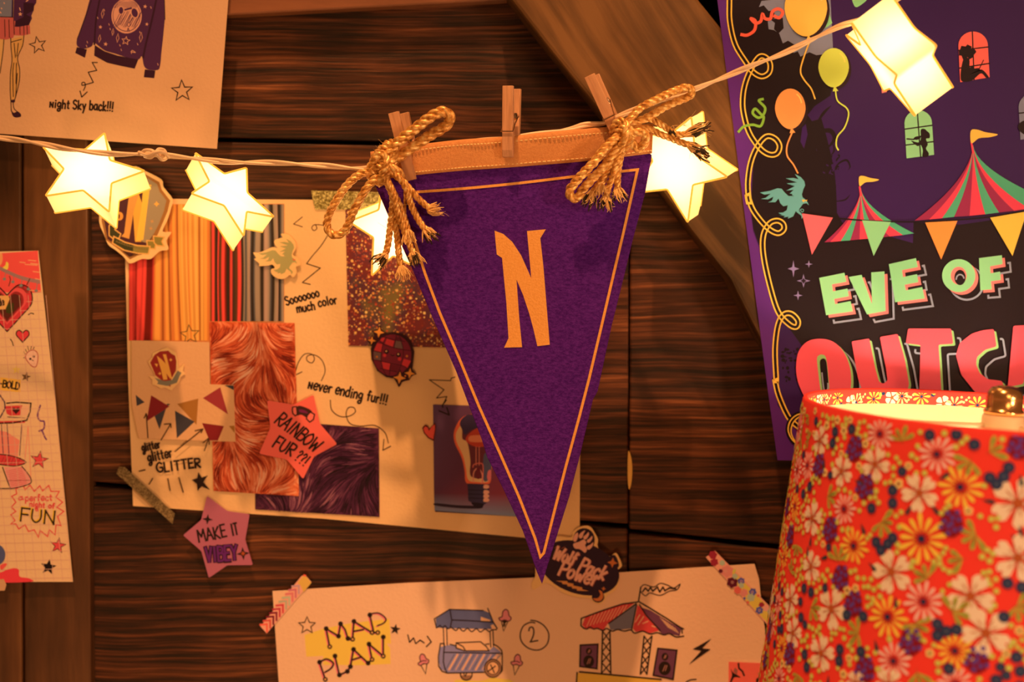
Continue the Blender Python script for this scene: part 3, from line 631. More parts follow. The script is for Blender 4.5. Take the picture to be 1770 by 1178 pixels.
def f(p):
    p.v += [P(x, y, p.d()) for x, y in c9([(50, 52), (972, 78), (972, 960), (60, 960)])]; p.c += [ob(92, 50, 58), ob(110, 44, 50), ob(150, 48, 44), ob(82, 34, 42)]; p.f.append((3, 2, 1, 0))
    p.v += [P(x, y, p.dep + .00001) for x, y in c9([(60, 960), (972, 960), (972, 1196), (66, 1130)])]; p.c += [ob(82, 40, 46), ob(150, 48, 44), ob(130, 115, 105), ob(110, 95, 92)]; p.f.append((7, 6, 5, 4))
    p.fillsm(c9([(80, 1055), (300, 1075), (540, 1085), (520, 1110), (300, 1105), (80, 1080)]), ob(42, 20, 24))
    p.fillsm(c9([(430, 150), (330, 200), (265, 320), (270, 440), (340, 590), (370, 720), (390, 850), (520, 862), (630, 850), (650, 700), (720, 560), (800, 400), (780, 230), (640, 160)]), ob(238, 85, 42))
    p.fillsm(c9([(430, 165), (345, 215), (325, 270), (285, 340), (290, 430), (355, 570), (385, 700), (410, 820), (500, 840), (620, 830), (640, 700), (700, 560), (760, 400), (740, 240), (600, 165)]), ob(250, 150, 80))
    p.fillsm(c9([(430, 152), (350, 190), (322, 250), (345, 310), (350, 400), (400, 440), (430, 620), (425, 740), (450, 790), (560, 790), (580, 600), (680, 420), (700, 250), (560, 160)]), ob(105, 36, 34))
    p.fillsm(c9([(430, 152), (350, 190), (322, 250), (350, 310), (375, 360), (440, 310), (520, 290), (600, 200)]), ob(62, 38, 48))
    p.fillsm(c9([(380, 400), (480, 300), (600, 290), (640, 400), (560, 480), (450, 470)]), ob(195, 55, 30)); p.fillsm(c9([(430, 370), (600, 370), (610, 425), (430, 430)]), ob(245, 110, 60))
    for x in (488, 520): p.stroke(c9([(x, 480), (x, 670)]), 1.2, ob(225, 110, 70))
    p.fillsm(c9([(570, 560), (640, 580), (640, 760), (600, 830), (560, 800)]), ob(85, 70, 70)); p.fillsm(c9([(610, 730), (640, 720), (640, 800), (615, 830), (600, 790)]), ob(220, 95, 75))
    p.sm(c9([(455, 690), (470, 660), (540, 650), (560, 690), (555, 850)]), 1.8, ob(215, 90, 60)); p.sm(c9([(460, 840), (465, 740), (510, 700), (550, 760), (545, 850)]), 1.8, ob(230, 120, 80)); p.poly(c9(ell(510, 750, 26, 60)), ob(110, 28, 30))
    p.poly(c9([(400, 855), (620, 862), (622, 1030), (560, 1080), (500, 1085), (410, 1030)]), ob(56, 36, 44))
    for k, y in enumerate((870, 925, 965, 1005)): p.fillsm(c9([(570, y), (612, y), (622, y + 24), (600, y + 38), (565, y + 32)]), ob(245, 135, 85))
    for y in (920, 962, 1002): p.stroke(c9([(408, y), (560, y + 4)]), 1.2, ob(30, 18, 24))
    p.fillsm(c9([(440, 1050), (560, 1060), (545, 1100), (500, 1105)]), ob(34, 16, 20))
    p.stroke(c9([(185, 5), (145, 60), (150, 80)]), 2.2, INK); p.stroke(c9([(112, 115), (215, 158), (190, 80)]), 2.2, INK)
art(f, bp, CS + .0006, 'printed_bulb')

# ------------------------------------------------------------------ stickers and star notes
def sticker(name, pts, dep, mat, **k): return sheet(name, pts, dep, mat, .0003, **k)
# big crest, upper left
c10 = crop(180, 290, 6.93); CR = .0075
cre = sticker('crest_sticker', cr(c10([(-60, 640), (-40, 400), (-60, 250), (-20, 150), (100, 90), (250, 10), (380, -20), (500, 40), (690, 140), (712, 230), (820, 370), (805, 470), (760, 620), (700, 760), (805, 768), (745, 870), (770, 975), (660, 1000), (560, 1090), (450, 1090), (310, 1145), (230, 1060), (130, 980), (50, 920), (0, 800)]), 3, True), CR, M['edge'],
              label='shield crest sticker with a big letter N half hidden behind the leftmost star light', cat='sticker')
def f(p):
    G = ob(205, 115, 40)
    p.poly(c10([(-30, 640), (-10, 300), (60, 160), (240, 50), (380, 20), (500, 80), (660, 170), (690, 260), (790, 390), (760, 520), (700, 660), (640, 800), (520, 1020), (400, 1050), (310, 1095), (180, 980), (20, 860)]), ob(150, 80, 28))
    p.poly(c10([(0, 620), (20, 320), (90, 180), (250, 80), (380, 50), (500, 110), (635, 195), (665, 285), (745, 390), (715, 520), (660, 660), (600, 780), (500, 980), (400, 1010), (310, 1060), (190, 960), (40, 850)]), ob(72, 26, 22))
    p.poly(c10([(500, 110), (635, 195), (665, 285), (745, 390), (715, 520), (660, 660), (600, 780), (520, 900), (440, 880)]), ob(150, 105, 60))
    p.poly(c10([(300, 320), (410, 300), (470, 470), (430, 850), (445, 885), (370, 885), (345, 500), (365, 480)]), ob(225, 130, 35))
    p.poly(c10([(300, 310), (240, 780), (205, 820), (300, 850), (360, 490), (420, 300)]), G)
    p.poly(c10([(470, 200), (570, 200), (545, 260), (470, 860), (380, 880), (450, 450)]), ob(235, 145, 40))
    p.poly(c10(ell(183, 578, 46, 52)), ob(215, 115, 35)); p.poly(c10(ell(165, 578, 24, 34)), ob(72, 26, 22))
    p.fillsm(c10([(165, 360), (200, 340), (245, 345), (235, 375), (205, 392)]), ob(190, 85, 30)); p.poly(c10(star_pts(628, 432, 36, .5, 0, 4)), ob(225, 135, 45))
    for x, y in ((575, 640), (560, 725)): p.poly(c10(star_pts(x, y, 26, .5, .3, 4)), ob(185, 110, 50))
    RB = ob(58, 44, 14); RE = ob(215, 130, 50); RL = ob(135, 95, 30)
    for q, c in (([(60, 690), (110, 660), (140, 700), (130, 740), (200, 790), (180, 840), (110, 850), (60, 810)], RB), ([(510, 870), (620, 875), (610, 970), (520, 960)], RL), ([(590, 815), (720, 830), (690, 880), (715, 935), (640, 930), (600, 900)], RL)):
        p.poly(c10(q), c); p.stroke(c10(q), 2, RE, closed=True)
    q = [(115, 820), (250, 890), (400, 930), (550, 940), (530, 1030), (400, 1022), (240, 985), (100, 900)]
    p.poly(c10(q), RB); p.poly(c10([(350, 920), (550, 940), (530, 1030), (345, 1010)]), RL); p.stroke(c10(q), 2.2, RE, closed=True)
    for k in range(13): x = 140 + k * 30; y = 868 + 95 * math.sin(min(1, k / 12) * 1.35); p.stroke(c10([(x, y + 18), (x + 14, y + 4), (x + 20, y + 26)]), 1.2, ob(120, 80, 30))
    p.stroke(c10([(230, 1000), (305, 1060), (400, 1030)]), 1.2, ob(60, 28, 10)); p.stroke(c10([(260, 1010), (305, 1040), (370, 1022)]), 1.2, ob(60, 28, 10))
art(f, cre, CR, 'printed_shield')
# bird sticker
c11 = crop(430, 390, 11.78); BS = CS + .0022
bs_ = sticker('bird_sticker', cr(c11([(90, 545), (200, 545), (330, 500), (480, 435), (590, 450), (540, 400), (520, 300), (640, 250), (690, 235), (655, 165), (760, 165), (880, 240), (955, 360), (950, 470), (900, 590), (990, 650), (1050, 740), (1035, 810), (965, 830), (975, 950), (905, 1050), (830, 1000), (760, 1060), (650, 1085), (530, 1040), (455, 960), (460, 880), (530, 860), (480, 790), (380, 810), (210, 820), (215, 770), (110, 680), (150, 650)]), 3, True), BS, M['edge'],
              label='green bird sticker with pale cut edge beside the curtain photo', cat='sticker')
BIRD = [(620, 425), (670, 495), (655, 545), (490, 490), (600, 480), (500, 560), (620, 600), (495, 668), (600, 655), (545, 715), (615, 745), (530, 745), (480, 700), (430, 640), (370, 632), (260, 670), (115, 695), (180, 725), (270, 712), (200, 770), (130, 788), (230, 795), (310, 755), (290, 810), (232, 838), (340, 835), (385, 780), (410, 850), (455, 895), (518, 880), (505, 950), (450, 985), (380, 990), (440, 1020), (390, 1020), (480, 1035), (455, 1058), (530, 1045), (520, 1075), (570, 1055), (600, 1040), (635, 965), (660, 990), (715, 1030), (722, 1078), (745, 1040), (745, 1020), (680, 960), (690, 930), (740, 860), (790, 850), (828, 882), (810, 840), (770, 790), (735, 765), (725, 720), (745, 650), (772, 590), (760, 530), (710, 470)]
BIRD = [(620, 425), (675, 500), (600, 482), (490, 490), (655, 548), (500, 562), (620, 602), (495, 668), (605, 655), (545, 712), (585, 715), (580, 735), (615, 745)] + BIRD[11:]
def f(p):
    m = c11; q = [((x - 115) * 1.1 + 200, (y - 425) * 1.12 + 262) for x, y in BIRD]
    p.poly(m(q), ob(160, 122, 58)); p.poly(m([(885, 665), (960, 690), (910, 715)]), ob(205, 75, 35))
art(f, bs_, BS, 'printed_bird')
# small crest
SC = CS + .0032
sc = sticker('crest_sticker', c8([(345, 80), (400, 62), (440, 90), (490, 115), (505, 180), (520, 290), (580, 235), (565, 310), (590, 345), (540, 380), (520, 440), (440, 525), (370, 490), (330, 505), (280, 470), (235, 460), (240, 410), (195, 365), (270, 375), (235, 300), (190, 215), (240, 170), (240, 120)]), SC, M['edge'],
             label='small red shield sticker with letter N above the bunting card', cat='sticker')
def f(p):
    Y = ob(232, 135, 45)
    p.poly(c8([(320, 105), (410, 98), (440, 130), (480, 150), (495, 210), (490, 310), (440, 400), (430, 485), (330, 410), (270, 360), (215, 225), (260, 145)]), ob(150, 34, 20))
    p.poly(c8([(285, 150), (330, 185), (375, 280), (400, 405), (355, 410), (330, 300)]), Y); p.poly(c8([(330, 185), (375, 230), (450, 390), (430, 400), (380, 330)]), Y); p.poly(c8([(350, 135), (385, 135), (450, 400), (425, 390)]), Y)
    p.poly(c8([(260, 235), (298, 240), (285, 275)]), Y); p.poly(c8(star_pts(435, 195, 20, .5, 0, 4)), Y); p.poly(c8(star_pts(318, 342, 20, .5, 0, 4)), Y)
    p.poly(c8([(260, 385), (370, 425), (450, 410), (510, 310), (550, 335), (530, 370), (500, 440), (400, 475), (290, 455), (300, 430)]), ob(125, 95, 60))
art(f, sc, SC, 'printed_shield')
# disco ball sticker
c12 = crop(620, 550, 9.06); DS = CS + .0024
ds = sticker('disco_ball_sticker', c12([(330, 95), (370, 190), (440, 225), (560, 210), (700, 250), (810, 350), (870, 520), (850, 720), (840, 800), (895, 860), (830, 910), (790, 965), (720, 980), (680, 1000), (650, 1060), (625, 1075), (595, 1010), (550, 940), (430, 920), (290, 820), (200, 640), (190, 480), (205, 430), (130, 345), (240, 290), (230, 210), (290, 170)]), DS, M['ink'], cols=ob(52, 14, 14),
             label='dark round disco ball sticker with a smiling face and sparkles', cat='sticker')
def f(p):
    B = ob(118, 24, 30); L = ob(62, 12, 18); R = ob(200, 42, 36); G = ob(112, 68, 50)
    p.poly(c12(ell(525, 575, 300, 325, .15)), B)
    def q(pts, c): p.poly(c12(pts), c)
    q([(290, 385), (385, 405), (350, 525), (240, 500)], R); q([(440, 315), (560, 350), (530, 445), (410, 395)], R); q([(585, 345), (670, 365), (695, 475), (560, 455)], G); q([(235, 515), (350, 540), (345, 655), (235, 640)], G); q([(360, 305), (425, 300), (385, 370), (335, 350)], R)
    q([(360, 675), (495, 705), (475, 808), (385, 790)], R); q([(705, 630), (820, 665), (760, 780), (670, 720)], R); q([(590, 290), (660, 300), (690, 350), (580, 335)], ob(90, 20, 25)); q([(500, 720), (640, 745), (600, 830), (500, 820)], ob(105, 20, 25))
    for s in ([(300, 330), (400, 410), (560, 460), (700, 490), (820, 505)], [(235, 650), (400, 680), (560, 715), (700, 745), (760, 780)], [(330, 780), (480, 815), (600, 835)], [(400, 290), (560, 340), (720, 360)], [(430, 290), (380, 400), (350, 600), (370, 760), (430, 890)], [(590, 260), (555, 460)], [(500, 700), (480, 900)], [(640, 280), (695, 470), (690, 640), (620, 830), (560, 900)], [(230, 505), (350, 535)]): p.sm(c12(s), 1.2, L)
    for x, y in ((435, 520), (623, 568)): p.disc(*c12([(x, y)])[0], 4, ob(30, 8, 10)); p.disc(*c12([(x - 3, y - 8)])[0], 1.7, ob(210, 130, 70))
    p.disc(*c12([(405, 578)])[0], 3.2, R); p.disc(*c12([(640, 635)])[0], 3.2, R); p.sm(c12([(500, 565), (530, 585), (560, 570)]), 1.3, ob(30, 8, 10))
    for x, y, r, ro in ((318, 215, 88, .12), (205, 345, 68, .12), (640, 930, 100, .1), (800, 860, 85, .1)):
        st = [(x + (r * 1.35 if k % 2 == 0 else r * .6) * math.sin(ro + k * PI / 4), y - (r * 1.35 if k % 2 == 0 else r * .6) * math.cos(ro + k * PI / 4)) for k in range(8)]
        p.poly(c12(st), ob(52, 14, 14)); p.poly(c12(star_pts(x, y, r, .38, ro, 4)), ob(220, 115, 35))
    for x, y, r in ((285, 600, 2), (755, 590, 2), (730, 900, 1.6)): p.disc(*c12([(x, y)])[0], r, ob(200, 90, 30))
art(f, ds, DS, 'printed_disco_ball')
# heart sticker
hs = sticker('heart_sticker', c9([(10, 300), (70, 235), (80, 270), (75, 330), (60, 425), (0, 395), (-45, 340), (-60, 290), (-30, 255), (0, 270)]), CS + .0014, M['ink'], cols=ob(90, 20, 10), label='tiny red heart sticker on the edge of the bulb photo', cat='sticker')
def f(p): p.poly(c9([(8, 318), (40, 270), (68, 255), (70, 300), (52, 405), (8, 385), (-35, 335), (-48, 295), (-30, 272), (-5, 285)]), ob(215, 62, 38))
art(f, hs, CS + .0014, 'printed_heart')
# star notes
RN = CS + .0034; c13 = crop(445, 680, 7.855)
M['note_orange'] = plain('orange_card', ob(240, 80, 52), .7, 0, .2); M['note_pink'] = plain('pink_card', ob(172, 76, 72), .7, 0, .2)
rn = sticker('star_note', rnd_poly(c13([(760, 15), (850, 410), (1085, 685), (770, 850), (620, 1160), (400, 895), (20, 815), (175, 460), (130, 90), (490, 150)]), 4), RN, M['note_orange'], label='bright orange star note reading RAINBOW FUR on the fur photos', cat='star note')
def f(p):
    write(p, 'RAINBOW', *c13([(225, 385)])[0], *c13([(775, 790)])[0], 24, 2.7, INK, slant=.12)
    write(p, 'FUR', *c13([(195, 715)])[0], *c13([(450, 850)])[0], 22, 2.9, INK, slant=.12); write(p, '??!', *c13([(490, 895)])[0], *c13([(630, 985)])[0], 20, 2.4, INK, slant=.1)
    p.fillsm(c13([(540, 175), (620, 175), (740, 240), (690, 330), (600, 285), (530, 290)]), ob(60, 22, 12)); p.fillsm(c13([(570, 215), (640, 225), (690, 265), (640, 262), (570, 245)]), ob(110, 20, 45))
    for q in ([(480, 180), (530, 175), (540, 280), (515, 300), (480, 270), (472, 220)], [(680, 290), (720, 250), (775, 280), (760, 350), (710, 385), (665, 340)]): p.poly(c13(q), ob(235, 90, 60)); p.stroke(c13(q), 2, INK, closed=True)
art(f, rn, RN, 'printed_note')
c14 = crop(180, 780, 4.532); MN = .0062
mn = sticker('star_note', rnd_poly(c14([(805, 348), (965, 465), (1140, 490), (1105, 690), (1165, 888), (965, 890), (820, 990), (762, 780), (618, 655), (760, 535)]), 3), MN, M['note_pink'], label='dusty pink star note reading MAKE IT VIBEY at lower left', cat='star note')
def f(p):
    write(p, 'MAKE', *c14([(742, 712)])[0], *c14([(962, 665)])[0], 21, 2.8, INK); write(p, 'IT', *c14([(1005, 660)])[0], *c14([(1055, 650)])[0], 20, 2.8, INK)
    x0, y0, x1, y1 = *c14([(800, 865)])[0], *c14([(1045, 845)])[0]
    write(p, 'VIBEY', x0, y0, x1, y1, 25, 7.4, ob(42, 12, 14)); random.seed(7); 
    p2 = ob(98, 24, 66); write(p, 'VIBEY', x0, y0, x1, y1, 25, 3.2, p2, 0)
    p.poly(c14(star_pts(810, 530, 42, .35, .1, 4)), INK); p.poly(c14(star_pts(1088, 798, 52, .35, -.1, 4)), INK); p.poly(c14(star_pts(1088, 798, 20, .5, -.1, 4)), ob(170, 60, 20))
art(f, mn, MN, 'printed_note')

# ------------------------------------------------------------------ map plan sheet
MS = .0052
M['map'] = paper('map_paper', (228, 148, 90))
ms = sheet('map_sheet', [(471, 1021), (700, 1007), (940, 997), (1304, 974), (1312, 1000), (1318, 1060), (1326, 1110), (1340, 1300), (490, 1300)], MS, M['map'], label='cream MAP PLAN sheet with sketched ice cream cart and canopy, bottom centre', cat='drawing')
c15 = crop(470, 1040, 6.556)
def f(p):
    Y = ob(232, 158, 50)
    p.poly(c15([(370, 370), (590, 300), (860, 245), (1090, 215), (1330, 190), (1350, 470), (1300, 470), (1340, 520), (1345, 700), (1000, 715), (580, 710), (580, 610), (390, 618)]), Y)
    paths = [[(655, 505), (615, 300), (755, 385), (778, 245), None], [(778, 245), (830, 310), (862, 412), (915, 420), (930, 218), (1135, 345), (1200, 345)], [(930, 330), (1040, 310)], [(1110, 145), (1155, 345)]]
    paths2 = [[(540, 680), (605, 875)], [(715, 610), (765, 825), (855, 785), (890, 730), (925, 535), (1090, 690), (1135, 650), (1100, 475), (1262, 612), (1262, 395)], [(905, 655), (1020, 620)]]
    nod = [(655, 505), (615, 300), (755, 385), (778, 245), (862, 412), (915, 420), (930, 218), (1135, 345), (1200, 345), (1110, 145), (540, 680), (605, 875), (715, 610), (765, 825), (855, 785), (890, 730), (925, 535), (1090, 690), (1135, 650), (1100, 475), (1262, 612), (1262, 395)]
    for col, dx, dy in ((ob(225, 90, 80), -13, 10), (INK, 0, 0)):
        for q in paths + paths2: p.stroke([(x, y) for x, y in c15([(a + dx, b + dy) for a, b in [k for k in q if k]])], 2.9, col)
        p.sm(c15([(1110 + dx, 135 + dy), (1210 + dx, 125 + dy), (1290 + dx, 185 + dy), (1270 + dx, 235 + dy), (1195 + dx, 268 + dy)]), 2.3, col); p.sm(c15([(540 + dx, 680 + dy), (620 + dx, 645 + dy), (695 + dx, 690 + dy), (670 + dx, 750 + dy), (600 + dx, 795 + dy)]), 2.9, col)
    for i, (x, y) in enumerate(nod):
        p.disc(*c15([(x, y)])[0], 4.2, INK)
        if i in (0, 7, 8, 11, 18, 20, 5): p.disc(*c15([(x, y)])[0], 1.8, ob(215, 130, 60))
    p.stroke(c15(star_pts(398, 265, 100, .45, 0)), 1.7, PEN, closed=True); p.poly(c15(star_pts(1398, 308, 64, .4, .15)), INK)
    p.stroke(c15([(1540, 370), (1560, 455), (1605, 405), (1630, 470), (1680, 430), (1725, 462)]), 2, INK); p.stroke(c15([(1760, 385), (1805, 450), (1750, 505)]), 2, INK)
art(f, ms, MS, 'printed_title')
c16 = crop(740, 1030, 7.96)
def f(p):
    BL = ob(92, 78, 88); B2 = ob(135, 105, 110)
    p.poly(c16([(295, 185), (760, 195), (835, 225), (890, 350), (950, 440), (870, 450), (320, 440), (115, 430), (105, 310)]), BL)
    p.poly(c16([(725, 280), (855, 325), (850, 345), (725, 335)]), ob(228, 145, 85)); p.poly(c16([(860, 400), (900, 385), (945, 450), (880, 455)]), ob(228, 145, 85))
    for q, w_ in (([(85, 310), (295, 180), (760, 195)], 2), ([(85, 310), (115, 435)], 2), ([(300, 180), (325, 330), (305, 435)], 2), ([(820, 165), (895, 350), (950, 440), (930, 460)], 2), ([(325, 325), (560, 335), (895, 355)], 2.2)): p.stroke(c16(q), w_, INK)
    p.sm(c16([(115, 435), (145, 415), (165, 400), (195, 430), (235, 405), (270, 445), (320, 430), (380, 470), (425, 435), (485, 480), (540, 440), (600, 485), (665, 445), (720, 490), (785, 450), (840, 485), (880, 460), (940, 460)]), 2, INK)
    for x in (210, 255): p.stroke(c16([(x, 440), (x + 8, 690)]), 1.8, INK)
    p.stroke(c16([(850, 480), (862, 700)]), 1.9, INK); p.stroke(c16([(892, 470), (900, 690)]), 1.9, INK)
    p.poly(c16([(160, 700), (280, 670), (380, 680), (500, 750), (840, 745), (900, 690), (1000, 760), (960, 830), (830, 900), (760, 1040), (260, 1045), (170, 1000), (145, 880)]), B2)
    for k in range(15):
        x = 240 + k * 46; p.stroke(c16([(x, 1010 if x < 780 else 930), (x + 120, 800)]), 1.4 + (k % 4 == 1) * 2, ob(225, 140, 90) if k % 2 else BL)
    p.poly(c16([(385, 640), (720, 625), (800, 690), (840, 750), (515, 750), (385, 710)]), ob(228, 145, 85))
    for q in ([(170, 650), (220, 650), (225, 690), (215, 770), (1020, 785), (1010, 740), (960, 690), (895, 655)], [(170, 650), (140, 830), (145, 960), (190, 1030), (260, 1055), (780, 1045)], [(215, 770), (210, 900), (230, 990), (260, 1055)], [(1020, 785), (1020, 1020), (990, 1060)], [(385, 640), (720, 625), (800, 690), (840, 750), (515, 750), (480, 690), (385, 640), (385, 710), (500, 750)], [(790, 660), (840, 655)], [(300, 660), (380, 680)]): p.stroke(c16(q), 2, INK)
    p.poly(c16(ell(890, 990, 122, 132)), INK); p.poly(c16(ell(892, 992, 112, 118)), ob(150, 88, 50)); p.poly(c16(ell(892, 985, 85, 92)), INK); p.poly(c16(ell(892, 987, 76, 82)), ob(225, 140, 80))
    p.stroke(c16([(860, 940), (910, 1050)]), 2, INK); p.stroke(c16([(820, 1035), (925, 960)]), 2, INK)
    p.poly(c16(ell(525, 1085, 80, 68, 0, 20, 0, PI)), ob(150, 88, 50)); p.stroke(c16(ell(525, 1075, 80, 78, 0, 16, -.2, PI + .2)), 2, INK); p.stroke(c16([(490, 1060), (510, 1100), (530, 1060)]), 1.6, INK)
art(f, ms, MS, 'printed_cart')
for cone_ in ((c16, 1055, 330, 1, .05), (c16, 1215, 940, .95, .1), (c16, -60, 930, .92, -.25)):
    def f(p):
        m, cx, cy, s, ro = cone_
        def t(pts): 
            c_, s_ = math.cos(ro), math.sin(ro); return m([(cx + s * (x * c_ - y * s_), cy + s * (x * s_ + y * c_)) for x, y in pts])
        Pk = ob(215, 105, 85)
        cone = [(-50, 0), (50, 0), (-10, 150)]
        top = cr([(-80, -30), (-40, -50), (-35, -110), (0, -150), (40, -130), (55, -70), (85, -40), (75, -5), (45, 10), (0, -5), (-45, 10), (-75, -5)], 4, True)
        p.stroke(t(cone), 1.8, INK, closed=True)
        if cx == 1055:
            for k in range(4): p.stroke(t([(-40 + k * 14, 5), (10 - k * 4, 60 + k * 10)]), 1.4, INK); p.stroke(t([(40 - k * 14, 5), (-20, 60 + k * 10)]), 1.4, INK)
        p.poly(t(top), Pk); p.stroke(t(top), 1.8, ob(80, 26, 20), closed=True)
        if cx != 1055: p.stroke(t([(-50, -40), (0, -50), (50, -35)]), 1.6, ob(80, 26, 20))
    art(f, ms, MS, 'printed_ice_cream')
def f(p):
    p.sm(c16([(1410, 330), (1500, 345), (1600, 410), (1660, 520), (1640, 650), (1560, 725), (1460, 738), (1360, 700), (1285, 620), (1268, 520), (1310, 410), (1400, 360), (1470, 365)]), 2.3, INK)
    p.sm(c16([(1385, 475), (1400, 430), (1440, 430), (1455, 490), (1440, 560), (1405, 628)]), 2.5, INK); p.stroke(c16([(1405, 628), (1510, 608)]), 2.5, INK)
    p.fillsm([(785, 1178), (792, 1174), (830, 1176), (850, 1171), (870, 1173), (885, 1176), (890, 1190), (785, 1190)], ob(225, 160, 55))
art(f, ms, MS, 'printed_number')
c17 = crop(980, 990, 6.268)
def f(p):
    R = ob(205, 52, 40); G = ob(110, 84, 74); V = ob(105, 46, 52); BGc = ob(222, 140, 82)
    base = [(155, 490), (400, 395), (620, 330), (770, 310)]
    p.poly(c17([(165, 560), (200, 470), (400, 400), (560, 350), (740, 318), (440, 550), (400, 610), (200, 600)]), R)
    for k in range(11): p.stroke(c17([(215 + k * 36, 575 - k * 10), (270 + k * 38, 455 - k * 11)]), 1.1, BGc)
    p.poly(c17([(760, 330), (450, 545), (470, 615), (600, 610), (700, 600), (720, 480)]), G); p.poly(c17([(765, 345), (715, 600), (745, 635), (800, 625), (900, 650), (1005, 620), (900, 500), (800, 370)]), R)
    for q in ([(790, 450), (740, 530)], [(830, 470), (770, 560)], [(880, 520), (820, 545)], [(920, 570), (960, 585)]): p.stroke(c17(q), 1.6, BGc)
    p.poly(c17([(800, 370), (900, 400), (1000, 460), (1130, 540), (1240, 600), (1220, 680), (1120, 660), (1060, 670), (1010, 640), (900, 510)]), V)
    for k in range(7): p.stroke(c17([(1010 + k * 26, 480 + k * 18), (1100 + k * 18, 590 + k * 10)]), 1, BGc)
    for q in ([(155, 490), (400, 400), (600, 335), (770, 312)], [(785, 312), (900, 380), (1080, 490), (1240, 595)], [(775, 305), (800, 150)]): p.stroke(c17(q), 2.6, INK)
    p.stroke(c17([(155, 490), (152, 570), (180, 595)]), 2.6, INK); p.sm(c17([(180, 595), (215, 605), (250, 585), (290, 605), (330, 598), (390, 620), (430, 600), (490, 628), (550, 610), (620, 628), (690, 615), (735, 650), (820, 628), (900, 658), (980, 645), (1050, 668), (1110, 655), (1180, 690), (1265, 682)]), 2.4, INK)
    for q in ([(750, 330), (450, 545)], [(755, 340), (700, 620)], [(785, 340), (860, 460), (1010, 620)], [(1240, 595), (1265, 605)], [(1245, 590), (1248, 650)]): p.stroke(c17(q), 2.3, INK)
    p.sm(c17([(800, 160), (840, 125), (940, 150), (1010, 110), (1090, 130), (1160, 160), (1225, 118), (1190, 180), (1110, 195), (1010, 240), (900, 215), (850, 245), (800, 200)]), 1.7, INK, closed=True)
    p.stroke(c17([(820, 200), (850, 160), (880, 195), (905, 155), (930, 195), (980, 150), (1005, 205), (1040, 150), (1060, 190), (1110, 160), (1180, 170)]), 2.6, INK)
    for xa, xb, xc, xd, y0, y1 in ((385, 465, 375, 475, 625, 1085), (835, 920, 795, 865, 680, 1095)):
        p.stroke(c17([(xa, y0), (xc, y1)]), 2.6, INK); p.stroke(c17([(xb, y0), (xd, y1)]), 2.6, INK)
        for k in range(4):
            t0, t1 = k / 4, (k + 1) / 4; L = lambda t: xa + (xc - xa) * t; Rr = lambda t: xb + (xd - xb) * t; Yt = lambda t: y0 + (y1 - y0) * t
            p.stroke(c17([(L(t0), Yt(t0)), (Rr(t1), Yt(t1))]), 2.1, INK); p.stroke(c17([(Rr(t0), Yt(t0)), (L(t1), Yt(t1))]), 2.1, INK)
    for q, cs_ in (([(145, 780), (335, 770), (325, 1035), (140, 1010)], ((238, 845, 32), (235, 955, 58))), ([(985, 815), (1190, 835), (1150, 1150), (935, 1105)], ((1062, 905, 36), (1058, 1030, 66)))):
        p.poly(c17(q), V); p.stroke(c17(q), 2.8, INK, closed=True)
        for x, y, r in cs_: p.poly(c17(ell(x, y, r, r * 1.15)), INK); p.stroke(c17([(x - r * .3, y + r * .5), (x + r * .1, y - r * .5)]), 1.3, ob(170, 90, 60)); p.stroke(c17([(x + r * .1, y + r * .4), (x + r * .4, y - r * .5)]), 1.3, ob(170, 90, 60))
    p.poly(c17([(110, 1080), (600, 1110), (1010, 1150), (1030, 1500), (90, 1500)]), ob(215, 138, 40)); p.stroke(c17([(95, 1300), (110, 1075)]), 2.6, INK); p.stroke(c17([(135, 1068), (520, 1105), (1020, 1152)]), 2.8, INK)
    p.sm(c17([(1290, 1178), (1340, 1155), (1400, 1150)]), 2, INK)
    c18 = crop(880, 880, 3.6875)
    p.poly(c18([(1290, 822), (1170, 890), (1225, 900), (1145, 988), (1285, 890), (1230, 885)]), INK)
art(f, ms, MS, 'printed_canopy')
c19 = crop(1220, 930, 4.75)
pkn = sheet('pink_note', c19([(188, 1014), (480, 1026), (560, 1030), (560, 1500), (186, 1500)]), MS + .0008, M['note_orange'], label='coral square note at the lower right of the map sheet', cat='note')
def f(p):
    p.stroke(c19([(268, 1025), (272, 1065), (300, 1090), (315, 1125)]), 3, INK); p.fillsm(c19([(205, 1070), (225, 1100), (285, 1140), (235, 1140), (212, 1178), (198, 1178), (215, 1120)]), INK); p.poly(c19([(240, 1060), (262, 1080), (256, 1120), (225, 1090)]), ob(150, 70, 45))
    p.fillsm(c19([(412, 1160), (428, 1142), (440, 1155), (432, 1178), (418, 1190)]), INK); p.fillsm(c19([(425, 1108), (470, 1100), (480, 1110), (440, 1114)]), ob(140, 100, 45))
art(f, pkn, MS + .0008, 'printed_doodle')
